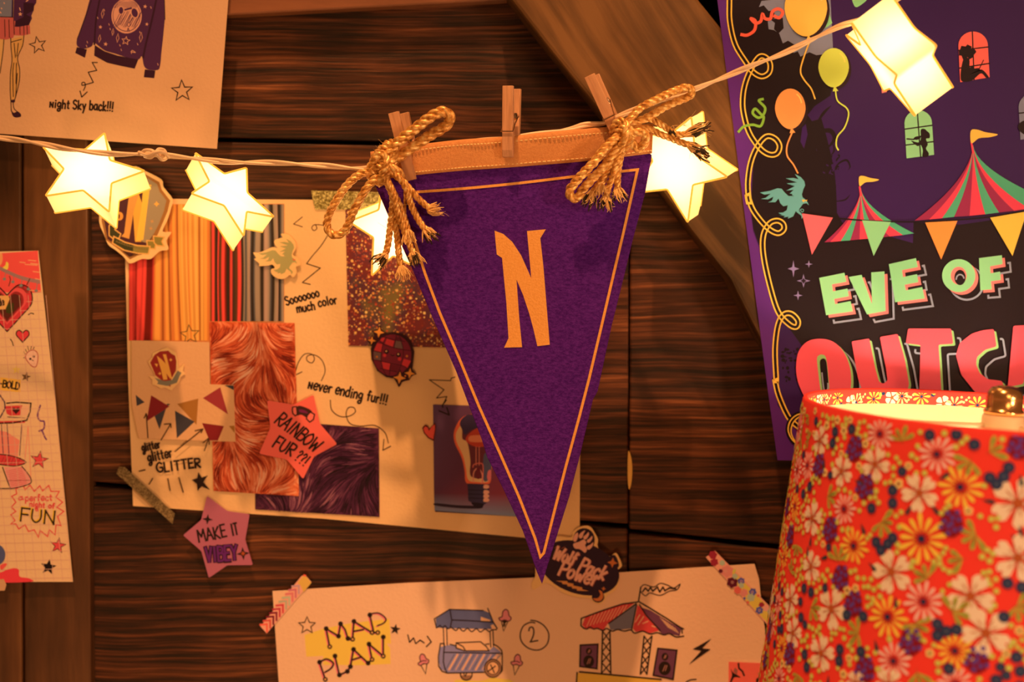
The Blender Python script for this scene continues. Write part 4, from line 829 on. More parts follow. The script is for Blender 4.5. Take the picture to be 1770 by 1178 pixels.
# wolf pack sticker
c20 = crop(930, 900, 7.856); WS = MS + .0022
ws = sticker('paw_sticker', cr(c20([(240, 215), (440, 225), (480, 140), (570, 80), (660, 62), (720, 85), (770, 160), (815, 250), (815, 360), (960, 480), (1050, 430), (1095, 480), (1140, 600), (1100, 650), (1070, 680), (1105, 800), (1060, 930), (930, 1020), (900, 1090), (820, 1125), (740, 1090), (710, 1050), (560, 1040), (350, 980), (150, 850), (60, 860), (-60, 930), (-90, 850), (-40, 750), (-30, 600), (60, 400)]), 3, True), WS, M['edge'],
             label='dark oval WolfPack Power paw sticker under the pennant tip', cat='sticker')
def f(p):
    K = ob(42, 16, 22); W = ob(222, 130, 85)
    p.poly(c20(ell(560, 635, 560, 350, .32, 40)), K); p.poly(c20(ell(620, 260, 150, 165, .2, 24)), K); p.fillsm(c20([(930, 520), (1040, 460), (1100, 600), (1040, 650), (960, 600)]), K); p.poly(c20(ell(815, 1030, 85, 78)), K)
    p.fillsm(c20([(480, 310), (560, 280), (620, 250), (655, 290), (640, 330), (665, 380), (640, 430), (595, 400), (560, 380), (500, 370)]), W)
    for q in ([(535, 155), (545, 200), (520, 270), (490, 280), (475, 240), (495, 190)], [(640, 125), (620, 170), (600, 225), (570, 235), (552, 205), (580, 160)], [(685, 150), (690, 190), (660, 240), (630, 250), (615, 215), (650, 185)], [(735, 200), (735, 240), (700, 290), (670, 290), (665, 260), (700, 235)], [(750, 290), (740, 340), (700, 385), (670, 380), (665, 345), (710, 320)]): p.fillsm(c20(q), W)
    p.poly(c20(star_pts(1012, 565, 72, .42, .1, 4)), ob(190, 85, 30)); p.poly(c20(star_pts(890, 918, 34, .42, .1, 4)), ob(190, 85, 30))
    for q in ([(220, 370), (300, 320), (240, 350)], [(310, 380), (375, 335), (330, 375)]): p.poly(c20(q), ob(180, 75, 30))
    p.fillsm(c20([(825, 940), (870, 960), (885, 1030), (850, 1080), (790, 1085), (745, 1050), (810, 1045), (845, 1000)]), ob(200, 90, 32))
    p.poly(c20([(240, 810), (400, 815), (400, 835), (480, 850), (480, 875), (600, 900), (600, 925), (690, 950), (530, 945), (525, 920), (465, 915), (455, 890), (400, 885), (395, 860), (330, 855), (325, 832)]), ob(205, 110, 45))
    for col, w_ in ((ob(120, 40, 30), 6.4), (W, 4.4)):
        random.seed(3)
        dx = 0 if w_ < 5 else .8
        def wr(s_, a, b, h): 
            (x0, y0), (x1, y1) = c20([a, b]); write(p, s_, x0 + dx, y0 + dx, x1 + dx, y1 + dx, h, w_ * .9, col, .0, slant=.15)
        wr('Wolf', (190, 500), (478, 600), 22); wr('Pack', (535, 668), (885, 800), 24); wr('Power', (265, 725), (775, 882), 25)
art(f, ws, WS, 'printed_emblem')

# ------------------------------------------------------------------ strips of tape
M['tapebase'] = plain('tape_paper', ob(228, 130, 85), .45, 0, .4)
t1 = sticker('washi_tape', [(450, 1082), (461, 1094), (538, 1005), (527, 993), (521, 995)], MS + .0006, M['tapebase'], label='chevron paper tape on the upper left corner of the map sheet', cat='tape')
c21 = crop(440, 960, 3.54)
def f(p):
    cl = [(235, 80, 50), (205, 65, 45), (120, 22, 28), (130, 22, 30), (190, 45, 45), (205, 55, 48), (175, 140, 90), (180, 150, 95), (215, 95, 75), (200, 90, 80), (190, 120, 100)]
    for k, c in enumerate(cl):
        x, y = 62 + k * 19.5, 440 - k * 23.5
        p.stroke(c21([(x - 28, y - 18), (x + 14, y - 22), (x + 14, y + 26)]), 3.3, ob(*c))
    p.poly(c21([(262, 165), (305, 115), (348, 165), (300, 222), (280, 180)]), ob(215, 140, 50)); p.poly(c21([(300, 113), (318, 118), (310, 128), (296, 122)]), ob(230, 70, 45))
art(f, t1, MS + .0006, 'printed_chevron')
t2p = c19([(0, 155), (75, 100), (545, 578), (525, 730), (480, 680)])
t2 = sticker('washi_tape', t2p, MS + .0006, M['tapebase'], label='floral paper tape across the upper right corner of the map sheet', cat='tape')
def f(p):
    cl = [(150, 30, 35), (90, 15, 25), (80, 70, 110), (200, 165, 60), (215, 110, 80), (170, 150, 100), (215, 80, 55), (200, 155, 55), (225, 130, 90)]
    p.poly(c19([(180, 235), (240, 280), (530, 580), (528, 715), (330, 510)]), ob(215, 155, 50))
    pts = [(58, 135, 38, 0), (70, 195, 36, 0), (135, 200, 26, 5), (175, 270, 55, 4), (122, 268, 20, 1), (218, 360, 50, 1), (240, 310, 26, 5), (290, 350, 32, 2), (290, 385, 26, 5), (262, 425, 34, 6), (315, 445, 36, 4), (385, 440, 34, 2), (370, 485, 36, 5), (318, 492, 12, 2), (345, 525, 14, 6), (458, 545, 26, 0), (440, 590, 34, 2), (495, 570, 32, 8), (525, 600, 22, 5), (235, 265, 14, 3), (430, 470, 12, 6)]
    for x, y, r, c in pts: p.poly(c19([(x + r * (1 if k % 2 else .78) * math.cos(k * PI / 6 + x), y + r * (1 if k % 2 else .78) * math.sin(k * PI / 6 + x)) for k in range(12)]), ob(*cl[c]))
    for x, y in ((163, 268), (218, 360), (292, 352), (382, 440), (440, 590)): p.stroke(c19(ell(x, y, 9, 10, 0, 8)), .8, ob(210, 130, 90), closed=True)
art(f, t2, MS + .0006, 'printed_flower')
sticker('glitter_tape', [(201, 818), (206, 806), (216, 807), (302, 887), (298, 905), (288, 896)], CS + .0028, M['tape_dull'], label='dull glitter tape across the lower left corner of the mood board', cat='tape')
sticker('glitter_tape', [(538, 329), (660, 332), (662, 362), (545, 362), (541, 348)], CS + .0008, M['tape_gold'], label='sparkling gold glitter tape on the top edge of the mood board', cat='tape')
# ------------------------------------------------------------------ carnival poster on the diagonal beam
PD = .0465
K_ = ob(21, 6, 9); PU = ob(47, 13, 46); GY = ob(118, 98, 92)
po = sheet('carnival_poster', [(1232, -70), (1240, 0), (1286, 360), (1328, 680), (1344, 795), (1800, 800), (2150, 790), (2120, -70)], PD, M['poster'], th=.0005, cols=ob(84, 26, 74),
           label='purple carnival poster with balloons, tents and EVE OF lettering at right', cat='poster')
d3 = crop(1240, 0, 3.272); d4 = crop(1260, 330, 3.367); d6 = crop(1300, 640, 3.766); d8 = crop(1360, 560, 4.317)
def f(p):
    p.poly(d3([(70, -200), (70, 120), (100, 250), (180, 390), (160, 480), (150, 620), (175, 730), (235, 830), (200, 920), (185, 1178)]) + [(1302, 400), (1328, 470), (1345, 545), (1338, 640), (1344, 700), (1378, 745), (1400, 800), (2150, 800), (2120, -60)], PU)
    p.poly(d3([(75, -200), (75, 120), (105, 250), (180, 385), (160, 480), (152, 620), (178, 730), (238, 825), (205, 920), (190, 1178)]) + [(1302, 396), (1330, 470), (1348, 545), (1388, 600), (1378, 640), (1400, 700), (1405, 800), (2150, 790), (2120, 330), (1770, 372), (1660, 388), (1579, 384), (1578, 420), (1456, 385), (1446, 366), (1444, 354)] + d3([(665, 1178), (672, 1050), (640, 960), (600, 900), (560, 850), (560, 720), (510, 650), (550, 600), (640, 540), (655, 420), (640, 300), (640, -200)]), K_)
    p.poly(d3([(235, 40), (250, 5), (300, 0), (340, -200), (630, -200), (655, 300), (560, 312), (520, 295), (470, 320), (455, 290), (430, 300), (440, 255), (400, 230), (370, 245), (350, 190), (320, 170), (290, 165), (285, 120), (330, 100), (318, 60), (290, 62), (262, 30)]), GY)
    p.poly(d3([(300, 110), (370, 100), (375, 160), (345, 190), (320, 165), (325, 130)]), K_)
    p.poly(d3([(632, 75), (650, 130), (625, 150), (605, 160)]), ob(130, 160, 85))
    p.fillsm(d3([(765, -20), (830, -20), (845, 0), (790, 40), (768, 20)]), ob(130, 160, 85)); p.poly(d3([(782, 130), (806, 150), (792, 205), (784, 200)]), ob(130, 160, 85))
    # bare tree
    for q, w_ in (([(640, 1178), (630, 1000), (600, 850), (560, 700)], 22), ([(560, 700), (600, 640), (640, 600)], 5), ([(600, 860), (660, 790), (640, 740), (580, 745), (550, 770)], 8), ([(640, 1000), (680, 930), (730, 905), (750, 940), (740, 960)], 3.4), ([(650, 1140), (720, 1130), (750, 1100)], 2.6), ([(560, 740), (500, 720), (470, 800), (490, 860)], 5), ([(650, 800), (660, 850), (640, 880)], 3)): p.sm(d3(q), w_, K_, taper=w_ < 10)
    p.poly(d3([(480, 720), (500, 700), (510, 760), (490, 840), (470, 800)]), ob(50, 14, 52))
    rs = random.Random(4)
    for k in range(34): x, y = 1352 + rs.random() * 30, 598 + rs.random() * 60; p.poly(ell(x, y, 1 + 3 * rs.random(), 1 + 3 * rs.random(), 0, 7), K_)
    for k in range(26): x, y = 1424 + rs.random() * 26, 268 + rs.random() * 36; p.poly(ell(x, y, 1 + 2 * rs.random(), 1 + 4 * rs.random(), .5, 6), PU if k % 2 else K_)
art(f, po, PD, 'printed_background', M['poster'])
def f(p):
    Y = ob(228, 150, 45); a = d3([(67, -200), (68, 0), (70, 120), (100, 250), (160, 350), (200, 405), (250, 432), (292, 410), (298, 360), (270, 322), (232, 325), (185, 400), (155, 480), (143, 560), (148, 640), (180, 750), (238, 835), (290, 872), (335, 868), (352, 825), (325, 782), (275, 772), (225, 830), (188, 920), (172, 1040), (180, 1150)]) + d4([(108, 20), (140, 110), (215, 205), (280, 245), (318, 225), (315, 190), (280, 172), (235, 190), (200, 260), (200, 370), (235, 540), (285, 700), (350, 775), (392, 790), (402, 755), (365, 715), (320, 718), (285, 780), (268, 920), (275, 1100)]) + d6([(150, 60), (172, 160), (235, 300), (300, 365), (345, 385)])
    sm = cr(a, 5)
    def off(d):
        o = []
        for i, (x, y) in enumerate(sm):
            q, r = sm[max(0, i - 1)], sm[min(len(sm) - 1, i + 1)]; l = math.hypot(r[0] - q[0], r[1] - q[1]) or 1; o.append((x - (r[1] - q[1]) / l * d, y + (r[0] - q[0]) / l * d))
        return o
    p.stroke(sm, 9.5, K_)
    for d in (-3.6, 3.6): p.stroke(off(d), 2.5, Y)
    l2 = cr(d6([(345, 278), (290, 290), (248, 330), (235, 390), (262, 450), (310, 490)]), 5); p.stroke(l2, 9, K_); p.stroke(l2, 2.4, Y); p.stroke([(x + 5, y + 3) for x, y in l2], 2.4, Y)
    p.sm(d3([(135, 195), (170, 198), (210, 170), (215, 120), (190, 105), (215, 130), (245, 120), (255, 80), (270, 105), (300, 105), (312, 65), (345, 50), (370, 70), (350, 100), (322, 90)]), 5.4, ob(225, 75, 45))
    p.sm(d3([(120, 745), (150, 715), (200, 705), (245, 712), (262, 660), (230, 665), (200, 640), (215, 615), (255, 650), (270, 610), (235, 570), (258, 560)]), 4.4, ob(120, 135, 35))
art(f, po, PD, 'printed_border', M['poster'], off=.0004)
def balloon(cx, cy, rx, ry, col, tail, hl):
    def f(p):
        sh = [(x + 4, y + 3) for x, y in ell(cx, cy, rx, ry, 0, 30)]; p.poly(sh, ob(36, 12, 14))
        q = []
        for k in range(32):
            a = 2 * PI * k / 32; yy = math.sin(a); q.append((cx + rx * math.cos(a) * (1 - .12 * max(0, yy)), cy + ry * yy))
        p.poly(q, col); by = cy + ry
        p.poly([(cx - 2 + tail[0][0] - cx, by - 3), (tail[0][0] + 5, by + 6), (tail[0][0] - 5, by + 7)], col)
        p.sm(tail, 2.6, col); p.stroke(ell(cx + rx * .2, cy - ry * .15, rx * .55, ry * .62, 0, 8, -1.15, -.25), 2, hl)
    art(f, po, PD, 'printed_balloon', M['poster'], off=.0009)
balloon(1393, 15, 37, 48, ob(238, 150, 50), d3([(520, 240), (490, 320), (470, 400), (490, 450), (530, 500), (552, 558)]), ob(250, 190, 90))
balloon(1441, 117, 26.5, 34, ob(190, 165, 50), d3([(668, 510), (680, 570), (730, 610), (742, 650), (720, 720), (680, 770), (672, 820), (684, 848)]), ob(235, 175, 60))
balloon(1366, 188, 26.5, 35, ob(236, 122, 52), d3([(425, 745), (395, 820), (395, 880), (430, 930), (455, 978)]), ob(245, 165, 70))
d11 = crop(1300, 250, 8.417)
def f(p):
    p.poly(d11(BIRD), ob(92, 128, 104)); heart(p, d11, 748, 815, 22, ob(235, 150, 40)); p.poly(d11([(772, 805), (805, 800), (790, 828)]), ob(235, 150, 40))
    p.sm(d11([(690, 960), (720, 935), (750, 950), (730, 980), (705, 950)]), 1.3, ob(92, 128, 104))
art(f, po, PD, 'printed_bird', M['poster'], off=.0009)
def arch(p, m, x0, y0, x1, y1, sk, col, bars):
    r = (x1 - x0) / 2; cx = (x0 + x1) / 2
    q = [(x1 + sk[1], y1 - sk[0]), (x0 + sk[1], y1)] + [(cx - r * math.cos(a), y0 + r * .95 * (1 - math.sin(a))) for a in [PI * k / 14 for k in range(15)]]
    p.poly(m(q), col)
    for b in bars: p.stroke(m(b), 2.2, K_)
def f(p):
    arch(p, d3, 1363, 178, 1530, 465, (28, 10), ob(228, 78, 55), [[(1442, 180), (1452, 450)], [(1364, 285), (1535, 265)], [(1370, 385), (1540, 358)]])
    p.poly(d3([(x + 10 * math.cos(k * 2.1), y + 10 * math.sin(k * 2.1)) for k, (x, y) in enumerate(ell(1412, 295, 42, 36, 0, 22))]), K_)
    p.fillsm(d3([(1395, 330), (1425, 335), (1430, 385), (1480, 385), (1478, 400), (1430, 420), (1470, 400), (1500, 395), (1535, 435), (1520, 440), (1490, 415), (1440, 455), (1390, 462), (1375, 440), (1380, 380)]), K_)
    p.stroke(d3([(1478, 395), (1505, 340)]), 1.6, K_); p.fillsm(d3([(1430, 380), (1450, 370), (1450, 385), (1435, 390)]), K_)
art(f, po, PD, 'printed_window', M['poster'], off=.0009)
def f(p):
    arch(p, d3, 1058, 622, 1214, 895, (20, 12), ob(130, 155, 88), [[(1130, 622), (1150, 890)], [(1060, 730), (1216, 708)], [(1066, 820), (1225, 800)]])
    p.fillsm(d3([(1150, 735), (1170, 728), (1185, 740), (1200, 755), (1200, 780), (1180, 785), (1190, 815), (1180, 840), (1195, 865), (1190, 885), (1160, 885), (1162, 850), (1150, 820), (1130, 825), (1095, 795), (1135, 805), (1150, 785)]), K_); p.stroke(d3([(1072, 785), (1110, 788), (1150, 770)]), 2.4, K_); p.poly(d3(ell(1130, 780, 20, 10, -.2)), K_)
art(f, po, PD, 'printed_window', M['poster'], off=.0009)
def f(p):
    p.poly(d3([(920, 410), (960, 415), (1010, 500), (1005, 520), (975, 500), (960, 520), (930, 527)]), ob(215, 100, 75)); p.stroke(d3([(920, 455), (990, 445)]), 2, K_); p.fillsm(d3([(950, 430), (975, 440), (965, 520), (955, 500)]), K_)
art(f, po, PD, 'printed_window', M['poster'], off=.0009)
def f(p):
    arch(p, d3, 1704, 530, 1860, 790, (20, 10), ob(118, 98, 92), [[(1706, 640), (1870, 620)]]); p.fillsm(d3([(1700, 710), (1740, 680), (1800, 700), (1790, 780), (1720, 750)]), K_)
art(f, po, PD, 'printed_window', M['poster'], off=.0009)
DR, RD, GR = ob(140, 28, 46), ob(215, 48, 52), ob(72, 128, 76)
def tent(apex, base, stripes, flag, pw=1.75):
    def f(p):
        n = len(base)
        def cv(b): return [(apex[0] + (b[0] - apex[0]) * t ** pw, apex[1] + (b[1] - apex[1]) * t) for t in [k / 12 for k in range(13)]]
        for i in range(n - 1):
            a, b = cv(base[i]), cv(base[i + 1]); p.poly(a + b[:0:-1], stripes[i])
        p.sm(cr(flag, 2)[:1] + [flag[1]], 2.4, RD) if False else None
        fx, fy = flag
        p.stroke([(fx, fy + 10), (apex[0], apex[1] + 14)], 3, RD)
        k = (apex[0] - fx) and 1
        s = flag_s[0]; p.fillsm([(fx - 1, fy - 10 * s), (fx + 9 * s, fy - 13 * s), (fx + 26 * s, fy - 8 * s), (fx + 48 * s, fy - 4 * s), (fx + 34 * s, fy + 1 * s), (fx + 14 * s, fy + 3 * s), (fx, fy + 12 * s)], ob(236, 150, 48))
    art(f, po, PD, 'printed_tent', M['poster'], off=.0009)
flag_s = [.95]
base = d4([(1080, 172), (1165, 165), (1240, 158), (1310, 150), (1400, 144), (1492, 135), (1572, 125), (1660, 115), (1745, 102), (1830, 95), (1940, 85)])
tent((1682, 250), base, [DR, RD, GR, DR, RD, GR, DR, RD, GR, GR], (1679, 236))
flag_s = [.7]
base = d4([(555, 298), (590, 296), (650, 291), (705, 287), (760, 281), (810, 277), (870, 272), (935, 264), (1012, 256), (1078, 246)])
tent((1488, 324), base, [DR, RD, GR, DR, RD, GR, DR, RD, GR], (1486, 313))
def f(p):
    p.sm(d4([(425, 130), (605, 155), (770, 170), (940, 178), (1140, 178), (1330, 168), (1520, 150), (1717, 118), (1900, 80)]), 2.6, ob(20, 6, 8))
    for q, c in (([(425, 130), (605, 155), (483, 370)], ob(225, 78, 68)), ([(775, 170), (942, 180), (842, 378)], ob(130, 158, 88)), ([(1142, 183), (1330, 173), (1235, 398)], ob(238, 115, 40)), ([(1520, 155), (1735, 118), (1650, 378)], ob(238, 155, 45)), ([(1760, 112), (1960, 80), (1900, 330)], ob(225, 78, 68))): p.poly(d4(q), c)
art(f, po, PD, 'printed_bunting', M['poster'], off=.0013)
def f(p):
    LV = ob(128, 92, 104)
    for x, y, a, b in ((375, 452, 34, 50), (465, 425, 22, 22), (434, 522, 40, 40), (402, 607, 27, 28)):
        p.poly(d4([(x, y - b), (x + a * .2, y - b * .2), (x + a, y), (x + a * .2, y + b * .2), (x, y + b), (x - a * .2, y + b * .2), (x - a, y), (x - a * .2, y - b * .2)]), LV)
    p.poly(d4(star_pts(434, 522, 18, .5, 0, 4)), K_)
art(f, po, PD, 'printed_sparkle', M['poster'], off=.0009)
def lettering(m, shapes, front, mid, s1, s2, name, gw, off):
    def f(p):
        for sh, holes in shapes:
            o2 = [(x + s2[0], y + s2[1]) for x, y in sh]; p.stroke(m(o2), gw, ob(142, 118, 104), closed=True)
            for h in holes: p.stroke(m([(x + s2[0], y + s2[1]) for x, y in h]), gw, ob(142, 118, 104), closed=True)
        for sh, holes in shapes:
            p.poly(m([(x + (s1[0] + s2[0]) / 2 - 2, y + (s1[1] + s2[1]) / 2 - 2) for x, y in sh]), K_)
            p.poly(m([(x + s1[0], y + s1[1]) for x, y in sh]), mid)
        for sh, holes in shapes:
            p.poly(m(sh), front)
            for h in holes:
                p.poly(m(h), mid); hx = sum(a for a, b in h) / len(h); hy = sum(b for a, b in h) / len(h); p.poly(m([(hx + (x - hx) * .72 + s1[0] * .45, hy + (y - hy) * .86 + s1[1] * .7) for x, y in h]), K_)
                p.stroke(m([(hx + (x - hx) * .5 + s2[0] * .18, hy + (y - hy) * .55 + s2[1] * .5) for x, y in h[len(h) // 2:]]), gw * .7, ob(142, 118, 104))
    art(f, po, PD, name, M['poster'], off=off)
E1 = [(525, 505), (672, 475), (684, 528), (600, 543), (606, 583), (690, 567), (698, 612), (613, 628), (618, 657), (708, 640), (722, 700), (565, 722)]
V1 = [(697, 500), (772, 487), (832, 655), (828, 473), (905, 467), (912, 698), (803, 718)]
E2 = [(930, 425), (1088, 390), (1100, 442), (1008, 460), (1013, 500), (1095, 483), (1103, 530), (1023, 545), (1030, 577), (1125, 558), (1140, 625), (967, 647)]
F1 = [(1455, 390), (1588, 373), (1593, 425), (1520, 438), (1523, 478), (1578, 468), (1583, 517), (1525, 525), (1530, 572), (1463, 577)]
lettering(d4, [(E1, []), (V1, []), (E2, []), (ell(1337, 492, 97, 96, 0, 36), [ell(1337, 492, 46, 52, 0, 24)]), (F1, [])], ob(138, 165, 92), ob(235, 98, 75), (17, 15), (47, 44), 'printed_lettering', 3.4, .0012)
O2 = cr([(70, 300), (90, 200), (155, 128), (250, 108), (345, 130), (420, 200), (465, 300), (480, 400), (468, 500), (400, 570), (260, 600), (150, 560), (98, 470), (75, 390)], 4, True)
O2h = cr([(225, 260), (240, 232), (265, 226), (288, 240), (300, 290), (312, 400), (316, 490), (300, 540), (270, 545), (250, 480), (236, 370)], 3, True)
U2 = rnd_poly([(483, 128), (616, 106), (660, 330), (688, 428), (720, 445), (752, 420), (740, 330), (694, 95), (828, 72), (880, 260), (912, 440), (880, 600), (600, 600), (530, 400)], 14)
T2 = rnd_poly([(905, 32), (1226, 32), (1242, 146), (1132, 152), (1160, 600), (985, 600), (998, 155), (888, 142)], 14)
C2 = rnd_poly([(1545, 36), (1565, 166), (1480, 190), (1418, 245), (1412, 300), (1440, 365), (1500, 410), (1605, 422), (1625, 480), (1540, 560), (1400, 500), (1300, 375), (1262, 230), (1290, 140), (1380, 70), (1460, 45)], 16)
A2 = rnd_poly([(1690, 12), (1900, 0), (1990, 460), (1860, 470), (1830, 380), (1775, 385), (1765, 445), (1648, 470)], 14)
lettering(d8, [(O2, [O2h]), (U2, []), (T2, []), (C2, []), (A2, [])], ob(222, 66, 62), ob(140, 150, 72), (17, 14), (68, 72), 'printed_lettering', 3.4, .0016)

# ------------------------------------------------------------------ string of star lights
def starmat(name, core, edge, c1, c2, rad):
    m, nt, bs = newmat(name)
    tc = N(nt, 'ShaderNodeTexCoord'); vl = N(nt, 'ShaderNodeVectorMath', operation='LENGTH')
    at = N(nt, 'ShaderNodeAttribute', attribute_name='from_led')
    mr = N(nt, 'ShaderNodeMapRange', interpolation_type='SMOOTHSTEP'); nt.links.new(at.outputs['Fac'], mr.inputs[0])
    mr.inputs[1].default_value = rad * .3; mr.inputs[2].default_value = rad; mr.inputs[3].default_value = core; mr.inputs[4].default_value = edge
    mx = N(nt, 'ShaderNodeMix', data_type='RGBA'); mc = N(nt, 'ShaderNodeMapRange'); nt.links.new(at.outputs['Fac'], mc.inputs[0]); mc.inputs[1].default_value = rad * .3; mc.inputs[2].default_value = rad
    nt.links.new(mc.outputs[0], mx.inputs[0]); mx.inputs[6].default_value = (*c1, 1); mx.inputs[7].default_value = (*c2, 1)
    bs.inputs['Base Color'].default_value = (.8, .6, .3, 1); bs.inputs['Roughness'].default_value = .7
    nt.links.new(mx.outputs[2], bs.inputs['Emission Color']); nt.links.new(mr.outputs[0], bs.inputs['Emission Strength'])
    return m
M['star_front'] = starmat('lit_star_paper', 4.1, 1.6, (1, .54, .23), (1, .62, .27), .044)
M['star_side'] = starmat('lit_star_side_paper', 2.2, .98, (1, .58, .20), (1, .66, .17), .05)
M['star_edge'] = plain('gold_star_edge', (.9, .5, .1), .5)
_b = M['star_edge'].node_tree.nodes['Principled BSDF']; _b.inputs['Emission Color'].default_value = (1, .46, .05, 1); _b.inputs['Emission Strength'].default_value = .6
def emis_attr(o, c):
    at = o.data.attributes.new('from_led', 'FLOAT', 'POINT'); wo = Vector(o['wo'])
    for i, v in enumerate(o.data.vertices): at.data[i].value = (v.co + wo - c).length
def star_light(name, pix, dep, offpx, thick, label, rounding=3.0, nrm=None, lit=1):
    """pix: front outline in photo pixels; the face plane is tilted so that the back face shows shifted by offpx"""
    cx = sum(a for a, b in pix) / len(pix); cy = sum(b for a, b in pix) / len(pix); c = P(cx, cy, dep)
    sc = (D - dep) / FOC
    back = Vector((offpx[0] * sc, thick, -offpx[1] * sc)); n = -back.normalized()
    if nrm: n = nrm
    pts = rnd_poly(pix, rounding, 3); front = [Pn(x, y, c, n) for x, y in pts]
    th = (back.length if not nrm else thick) * .96; ctr = c - n * th * .5
    root = empty(name, c - n * th * .5, label, 'star light', 'star lights on the white cord')
    vec = -n * th
    def face(nm, P0, mat, flip):      # face with a centre fan so that brightness falls off from the lamp
        nn = len(P0); cc = sum(P0, Vector()) / nn; rings = [1, .8, .6, .4, .2]; vs = []; fs = []
        for r in rings: vs += [cc + (q - cc) * r for q in P0]
        vs.append(cc)
        for k in range(len(rings) - 1):
            for i in range(nn): j = (i + 1) % nn; fs.append((k * nn + i, k * nn + j, (k + 1) * nn + j, (k + 1) * nn + i))
        b = (len(rings) - 1) * nn
        for i in range(nn): fs.append((b + i, b + (i + 1) % nn, len(vs) - 1))
        if flip: fs = [q[::-1] for q in fs]
        o = mk(nm, vs, fs, mat, root); emis_attr(o, ctr); return o
    face('front_panel', front, M['star_front'], False)
    face('back_panel', [q + vec for q in front], M['star_front'], True)
    vs = []; fs = []; nn = len(front); K = 4
    for k in range(K + 1): vs += [q + vec * (k / K) for q in front]
    for k in range(K):
        for i in range(nn): j = (i + 1) % nn; fs.append((k * nn + i, (k + 1) * nn + i, (k + 1) * nn + j, k * nn + j))
    o = mk('side_band', vs, fs, M['star_side'], root); emis_attr(o, ctr)
    for q0, nm in ((0, 'rim'), (1, 'rim')):
        b = MB(); ring = [q + vec * q0 for q in front]; b.tube(ring + ring[:2], .00085, 5, cap=False); b.build(nm, M['star_edge'], root)
    return root
def conv(m, pts): return m(pts)
e2 = crop(0, 200, 3.538)
star_light('star_light', e2([(640, 105), (672, 272), (885, 337), (682, 412), (668, 588), (508, 455), (278, 490), (392, 325), (262, 190), (520, 208)]), .088, (-3, 29), .026,
           'glowing paper star hanging leftmost on the cord beside the crest sticker')
star_light('star_light', e2([(1192, 225), (1372, 355), (1508, 318), (1512, 470), (1676, 618), (1508, 585), (1490, 735), (1370, 548), (1170, 475), (1281, 402)]), .090, (-29, 27), .024,
           'glowing paper star second from left, in front of the curtain photo')
e1 = crop(540, 130, 3.364)
star_light('star_light', e1([(400, 690), (500, 790), (690, 790), (560, 930), (590, 1110), (470, 1050), (345, 1165), (355, 942), (212, 850), (385, 782)]), .068, (-4, -14), .024,
           'glowing paper star half hidden behind the left side of the pennant')
e4 = crop(940, 120, 3.926)
star_light('star_light', e4([(1002, 322), (1030, 580), (1246, 728), (1012, 782), (978, 1038), (838, 812), (600, 838), (740, 620), (640, 420), (830, 460)]), .072, (27, -15), .024,
           'glowing paper star behind the right side of the pennant on the beam')
# the fifth star is turned edge-on
def edge_star():
    c = P(1551, 93, .15); a = Vector((.52, 0, -.85)).normalized(); sc = (D - .15) / FOC
    n = Vector((-.79, .11, -.60)).normalized(); a = (a - n * a.dot(n)).normalized(); b = n.cross(a)
    R = .047; th = .034; cc = c + n * th * .5
    out = []
    pts3 = []
    for k in range(10):
        r = R if k % 2 == 0 else R * .45; t = k * PI / 5 + .10; pts3.append(cc + a * r * math.cos(t) + b * r * math.sin(t))
    pts2 = rnd_poly([tuple(q) for q in pts3], .004, 3); front = [Vector(q) for q in pts2]
    root = empty('star_light', cc - n * th * .5, 'glowing paper star turned edge-on in front of the poster, top right', 'star light', 'star lights on the white cord')
    vec = -n * th; ctr = cc + vec * .5
    def face(nm, P0, mat, flip):
        nn = len(P0); c0 = sum(P0, Vector()) / nn; vs = []; fs = []; rings = [1, .75, .5, .25]
        for r in rings: vs += [c0 + (q - c0) * r for q in P0]
        vs.append(c0)
        for k in range(3):
            for i in range(nn): j = (i + 1) % nn; fs.append((k * nn + i, k * nn + j, (k + 1) * nn + j, (k + 1) * nn + i))
        for i in range(nn): fs.append((3 * nn + i, 3 * nn + (i + 1) % nn, len(vs) - 1))
        o = mk(nm, vs, fs, mat, root); emis_attr(o, ctr)
    face('front_panel', front, M['star_front'], False); face('back_panel', [q + vec for q in front], M['star_front'], True)
    vs = []; fs = []; nn = len(front)
    for k in range(5): vs += [q + vec * (k / 4) for q in front]
    for k in range(4):
        for i in range(nn): j = (i + 1) % nn; fs.append((k * nn + i, (k + 1) * nn + i, (k + 1) * nn + j, k * nn + j))
    o = mk('side_band', vs, fs, M['star_side2'], root); emis_attr(o, ctr)
    for q0 in (0, 1):
        m_ = MB(); ring = [q + vec * q0 for q in front]; m_.tube(ring + ring[:2], .0009, 5, cap=False); m_.build('rim', M['star_edge'], root)
M['star_side2'] = starmat('lit_star_wide_side', 5, 1.1, (1, .50, .17), (1, .64, .24), .052)
edge_star()

